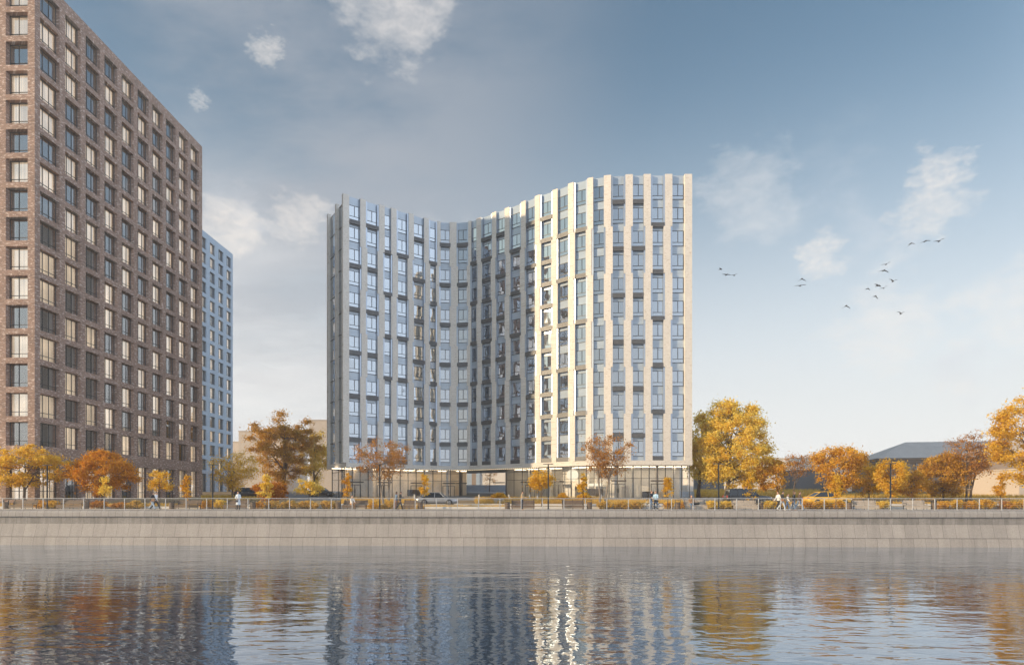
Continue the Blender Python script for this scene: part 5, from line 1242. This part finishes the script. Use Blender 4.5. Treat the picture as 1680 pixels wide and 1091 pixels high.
# ================================================================== BIRDS
BMAT = simple('dark feathers', (.035, .032, .032), .8, .2)
def make_bird(label, px, py, span_px, la, ra, head, d=72, fold=.45):
    x, y = PD(px, d); z = ZC + (HZ - py) / FPX * d; half = span_px / FPX * d / 2
    q = MB(); k = half / .72
    q.tube([(0, -.30 * k, 0), (0, -.24 * k, .01), (0, -.1 * k, .02), (0, .08 * k, 0), (0, .2 * k, -.01), (0, .36 * k, .0)], [.02 * k, .05 * k, .075 * k, .07 * k, .045 * k, .03 * k], 10)
    for s_, a in ((-1, la), (1, ra)):
        a1 = R(a); a2 = R(a * fold - (6 if a > 0 else 14)); p1 = Vector((s_ * .34 * k * math.cos(a1), -.05 * k, .34 * k * math.sin(a1))); p2 = p1 + Vector((s_ * .40 * k * math.cos(a2), .10 * k, .40 * k * math.sin(a2)))
        secs = []
        for p, ch, th in ((Vector((0, 0, .02 * k)), .15 * k, .05 * k), (p1, .15 * k, .038 * k), ((p1 + p2) / 2 + Vector((0, -.01 * k, .012 * k)), .11 * k, .034 * k), (p2, .03 * k, .03 * k)):
            secs.append([(p.x, p.y - ch, p.z), (p.x, p.y - ch * .3, p.z + th * .6), (p.x, p.y + ch, p.z), (p.x, p.y - ch * .3, p.z - th * .6)])
        loft(q, secs)
    o = fuse(q, 'bird', BMAT, None, .022 * k, 1); o.location = (x, y, z); o.rotation_euler = (0, 0, R(head)); tag(o, label, 'bird', 'flock of dark birds in the sky'); return o
for a in [('faintest small bird, uppermost of the leftmost three', 1182, 442, 13, 8, 12, 60), ('flat-winged bird, middle of the leftmost three', 1192, 451, 17, 4, 8, 20), ('bird with one raised wing, rightmost of the leftmost three', 1205, 452, 13, 6, 48, 10),
          ('drooping-winged bird, upper of the pair right of the leftmost three', 1315, 458, 16, -34, -18, 10), ('level-winged bird, lower of the pair right of the leftmost three', 1313, 469, 18, 6, 14, -10),
          ('lone bird with arched drooping wings below the main cluster', 1388, 502, 17, -32, -30, 5), ('bird with drooping right wing at the bottom of the main cluster', 1436, 486, 14, -10, -44, 15),
          ('lone bird with wings in a deep V, lowest of the flock', 1478, 515, 16, 42, 42, 5), ('small crooked-winged bird at the left of the main cluster', 1423, 474, 13, -14, -6, 25), ('raggedly flapping bird in the middle of the main cluster', 1440, 469, 18, 18, 4, 30),
          ('bird with steep raised right wing touching the middle of the cluster', 1450, 473, 13, 4, 52, -15), ('V-winged bird at the right of the main cluster', 1465, 462, 16, 48, 34, 0), ('thin bird with lowered wings above the main cluster', 1450, 444, 18, -8, -16, 8),
          ('bird with raised right wing at the top of the main cluster', 1454, 434, 15, 2, 46, -8), ('bird with drooping left wing, leftmost of the three at upper right', 1494, 400, 16, -42, 6, 12), ('M-winged bird, middle of the three at upper right', 1518, 396, 18, -18, 12, 4),
          ('bird with raised right wing, rightmost of all the flock', 1541, 396, 18, 4, 40, -6)]: make_bird(*a)
# ================================================================== SKY, SUN, CAMERA
SUN_EL = R(15.0)
sx_, sy_ = -.902, -.432
def sky():
    w = bpy.data.worlds.new('World'); S.world = w; w.use_nodes = True
    nt = w.node_tree; ns, ln = nt.nodes, nt.links; ns.clear()
    o = N(ns, 'ShaderNodeOutputWorld'); bg = N(ns, 'ShaderNodeBackground'); bg.inputs['Strength'].default_value = SKY_S
    sk = N(ns, 'ShaderNodeTexSky', sky_type='NISHITA', sun_disc=False)
    sk.sun_elevation = SUN_EL; sk.sun_rotation = math.atan2(sx_, sy_); sk.air_density = 1.0; sk.dust_density = .6; sk.ozone_density = .6; sk.altitude = 0
    tc = N(ns, 'ShaderNodeTexCoord'); nrm = N(ns, 'ShaderNodeVectorMath', operation='NORMALIZE'); ln.new(tc.outputs['Generated'], nrm.inputs[0])
    sp = N(ns, 'ShaderNodeSeparateXYZ'); ln.new(nrm.outputs[0], sp.inputs[0])
    def math_(op, a, b=None, c=None, clamp=False):
        n = N(ns, 'ShaderNodeMath', operation=op, use_clamp=clamp)
        for i, v in enumerate((a, b, c)):
            if v is None: continue
            if isinstance(v, (int, float)): n.inputs[i].default_value = v
            else: ln.new(v, n.inputs[i])
        return n.outputs[0]
    def mix(f, a, b):
        m = N(ns, 'ShaderNodeMix', data_type='RGBA'); ln.new(f, m.inputs['Factor'])
        for k, v in (('A', a), ('B', b)):
            if isinstance(v, tuple): m.inputs[k].default_value = C4(v)
            else: ln.new(v, m.inputs[k])
        return m.outputs['Result']
    def mapr(v, a, b, c=0.0, d=1.0):
        m = N(ns, 'ShaderNodeMapRange', interpolation_type='SMOOTHSTEP'); ln.new(v, m.inputs['Value'])
        for k, x in zip(('From Min', 'From Max', 'To Min', 'To Max'), (a, b, c, d)): m.inputs[k].default_value = x
        return m.outputs['Result']
    z = math_('MAXIMUM', sp.outputs['Z'], 0.0)
    # cloud layer coordinates: a flat deck seen in perspective
    den = math_('ADD', z, .12)
    cx = math_('DIVIDE', sp.outputs['X'], den); cy = math_('DIVIDE', sp.outputs['Y'], den)
    cb = N(ns, 'ShaderNodeCombineXYZ'); ln.new(cx, cb.inputs[0]); ln.new(cy, cb.inputs[1])
    def noise(scale, det, rough, off=(0, 0, 0), sc=(1, 1, 1), vec=None, dist=.0):
        mp = N(ns, 'ShaderNodeMapping'); mp.inputs['Location'].default_value = off; mp.inputs['Scale'].default_value = sc; ln.new(vec or cb.outputs[0], mp.inputs['Vector'])
        n = N(ns, 'ShaderNodeTexNoise'); n.inputs['Scale'].default_value = scale; n.inputs['Detail'].default_value = det; n.inputs['Roughness'].default_value = rough; n.inputs['Distortion'].default_value = dist
        ln.new(mp.outputs[0], n.inputs['Vector']); return n.outputs['Fac']
    wn = N(ns, 'ShaderNodeTexNoise'); wn.inputs['Scale'].default_value = 7; wn.inputs['Detail'].default_value = 4; ln.new(nrm.outputs[0], wn.inputs['Vector'])
    wc = N(ns, 'ShaderNodeVectorMath', operation='MULTIPLY_ADD'); ln.new(wn.outputs['Color'], wc.inputs[0]); wc.inputs[1].default_value = (.16, .16, .10)
    ws = N(ns, 'ShaderNodeVectorMath', operation='ADD'); ln.new(nrm.outputs[0], ws.inputs[0]); ws.inputs[1].default_value = (-.08, -.08, -.05); ln.new(ws.outputs[0], wc.inputs[2])
    def lobe(px, py, a, b):       # soft ragged region of the sky round one direction
        v = Vector((*ray(px), (HZ - py) / FPX)).normalized()
        d = N(ns, 'ShaderNodeVectorMath', operation='DOT_PRODUCT'); ln.new(nrm.outputs[0], d.inputs[0]); d.inputs[1].default_value = v
        return mapr(d.outputs['Value'], math.cos(R(a)), math.cos(R(b)))
    tint = N(ns, 'ShaderNodeMix', data_type='RGBA', blend_type='MULTIPLY'); tint.inputs['Factor'].default_value = 1; ln.new(sk.outputs[0], tint.inputs['A']); tint.inputs['B'].default_value = (.74, 1.02, 1.07, 1)
    col = mix(mapr(z, -.01, .62, .30, .05), tint.outputs['Result'], (5.6, 6.0, 6.5))        # thin overall veil
    # pale milky air towards the horizon
    hz = math_('POWER', math_('SUBTRACT', 1.0, mapr(z, 0.0, .64), clamp=True), 1.45)
    col = mix(math_('MULTIPLY', hz, .93), col, (7.9, 7.75, 7.7))
    # grey cloud bank upper left
    bank = math_('MULTIPLY', lobe(250, 60, 36, 6), mapr(noise(1.1, 6, .6, (3.1, 1.7, 0), (1, 1.4, 1)), .30, .62))
    col = mix(math_('MULTIPLY', bank, .75), col, (3.5, 3.7, 4.1))
    bank2 = math_('MULTIPLY', lobe(400, 760, 26, 4), mapr(noise(.8, 5, .6, (7, 2, 0), (.6, 1, 1)), .35, .6))
    col = mix(math_('MULTIPLY', bank2, .6), col, (7.7, 7.65, 7.6))
    # added bright sky lobe behind and right of the camera, fills shaded facades
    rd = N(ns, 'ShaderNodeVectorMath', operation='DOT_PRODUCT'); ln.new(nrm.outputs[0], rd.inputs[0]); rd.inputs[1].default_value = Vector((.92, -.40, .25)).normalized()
    rear_fill = math_('MULTIPLY', mapr(rd.outputs['Value'], .25, .97), mapr(noise(1.3, 5, .6, (2, 5, 1), vec=nrm.outputs[0]), .25, .7, .55, 1.0))
    col = mix(math_('MULTIPLY', rear_fill, .9), col, REAR_FILL)
    # lit cumulus shreds: direction-space noise so they keep their size near the horizon
    dv = N(ns, 'ShaderNodeMapping'); dv.inputs['Scale'].default_value = (1, 1, 1.9); ln.new(nrm.outputs[0], dv.inputs['Vector'])
    puff = mapr(noise(5.2, 8, .58, PUFF, vec=dv.outputs[0], dist=.3), .56, .78)
    zone = math_('MULTIPLY', mapr(z, .02, .10), mapr(z, .50, .28))
    puff = math_('MULTIPLY', puff, zone)
    lit = noise(9, 5, .6, (PUFF[0], PUFF[1], PUFF[2] + .06), vec=dv.outputs[0])
    pc = mix(mapr(lit, .35, .62), (7.9, 7.6, 7.2), (6.0, 6.2, 6.6))
    col = mix(math_('MULTIPLY', puff, .75), col, pc)
    for px, py, a, op, c in CLOUDS:
        ar = R(a)
        w1 = N(ns, 'ShaderNodeTexNoise'); w1.inputs['Scale'].default_value = .9 / ar; w1.inputs['Detail'].default_value = 6; w1.inputs['Roughness'].default_value = .6; ln.new(dv.outputs[0], w1.inputs['Vector'])
        w2 = N(ns, 'ShaderNodeVectorMath', operation='MULTIPLY_ADD'); ln.new(w1.outputs['Color'], w2.inputs[0]); w2.inputs[1].default_value = (ar * 3.2, ar * 3.2, ar * 2.4)
        w3 = N(ns, 'ShaderNodeVectorMath', operation='ADD'); ln.new(nrm.outputs[0], w3.inputs[0]); w3.inputs[1].default_value = (-ar * 1.6, -ar * 1.6, -ar * 1.2); ln.new(w3.outputs[0], w2.inputs[2])
        v = Vector((*ray(px), (HZ - py) / FPX)).normalized()
        d = N(ns, 'ShaderNodeVectorMath', operation='DOT_PRODUCT'); ln.new(w2.outputs[0], d.inputs[0]); d.inputs[1].default_value = v
        nl = N(ns, 'ShaderNodeVectorMath', operation='LENGTH'); ln.new(w2.outputs[0], nl.inputs[0])
        cosd = math_('DIVIDE', d.outputs['Value'], nl.outputs['Value'])
        nz = noise(2.2 / ar, 7, .6, (px * .013, py * .017, 0), vec=dv.outputs[0], dist=.3)
        k = math_('MULTIPLY', mapr(cosd, math.cos(ar * 1.3), math.cos(ar * .05)), mapr(nz, .22, .72, .35, 1.0))
        col = mix(math_('MULTIPLY', k, op), col, c)
    ln.new(col, bg.inputs['Color']); ln.new(bg.outputs[0], o.inputs['Surface'])
PUFF = (1.3, .4, .2)
WARMC = (8.4, 7.7, 7.0)
CLOUDS = [(645, 28, 3.4, 0.60, (7.2, 6.8, 6.5)), (435, 80, .95, 0.55, (6.8, 6.5, 6.2)), (1540, 285, 1.6, 0.50, WARMC), (1345, 420, 1.6, 0.47, WARMC), (1225, 318, 3.4, 0.30, (8.0, 7.7, 7.4)),
          (1460, 530, 3.4, 0.36, WARMC), (370, 375, 2.4, 0.54, WARMC), (490, 358, 2.0, 0.43, WARMC), (1650, 500, 2.6, 0.36, WARMC), (325, 165, .6, 0.40, (7.2, 6.9, 6.6)), (1525, 345, 2, 0.43, WARMC)]
REAR_FILL = (13.6, 15.7, 18.6); SKY_S = .10; EXPO = 0.38
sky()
sd = bpy.data.lights.new('sun', 'SUN'); sd.energy = 4.8; sd.angle = R(.6); sd.color = (1.0, .755, .465)
so = bpy.data.objects.new('sun', sd); COL.objects.link(so)
sv = Vector((sx_ * math.cos(SUN_EL), sy_ * math.cos(SUN_EL), math.sin(SUN_EL)))
so.rotation_euler = (-sv).to_track_quat('-Z', 'Y').to_euler(); so.location = (-60, -60, 80)

cd = bpy.data.cameras.new('camera'); cam = bpy.data.objects.new('camera', cd); COL.objects.link(cam); S.camera = cam
cd.sensor_width = 36; cd.lens = 36 * FPX / 1680; cd.shift_y = (HZ - 545.5) / 1680; cd.clip_end = 6000; cd.clip_start = .3
cam.location = (0, 0, ZC); cam.rotation_euler = (R(90), 0, YAW)
vs_ = S.view_settings; vs_.view_transform = 'Standard'; vs_.look = 'None'; vs_.gamma = 1; vs_.use_curve_mapping = False; vs_.exposure = EXPO
cy_ = S.cycles; cy_.use_denoising = True; cy_.max_bounces = 8; cy_.transparent_max_bounces = 12; cy_.glossy_bounces = 5; cy_.diffuse_bounces = 3; cy_.sample_clamp_indirect = 8
cy_.use_adaptive_sampling = True; cy_.adaptive_threshold = .01

HAZE = 0.0007
if HAZE:
    q = MB(); q.box((0, 70, 30), (900, 620, 72)); hz_ = q.build('haze', [])
    m, nt, ns, ln = new_mat('haze air'); o = N(ns, 'ShaderNodeOutputMaterial'); v = N(ns, 'ShaderNodeVolumePrincipled')
    v.inputs['Density'].default_value = HAZE; v.inputs['Color'].default_value = (.90, .90, .92, 1); v.inputs['Anisotropy'].default_value = .2
    ln.new(v.outputs[0], o.inputs['Volume']); hz_.data.materials.append(m); hz_['kind'] = 'stuff'; tag(hz_, 'thin pale autumn haze over the river bank', 'haze')
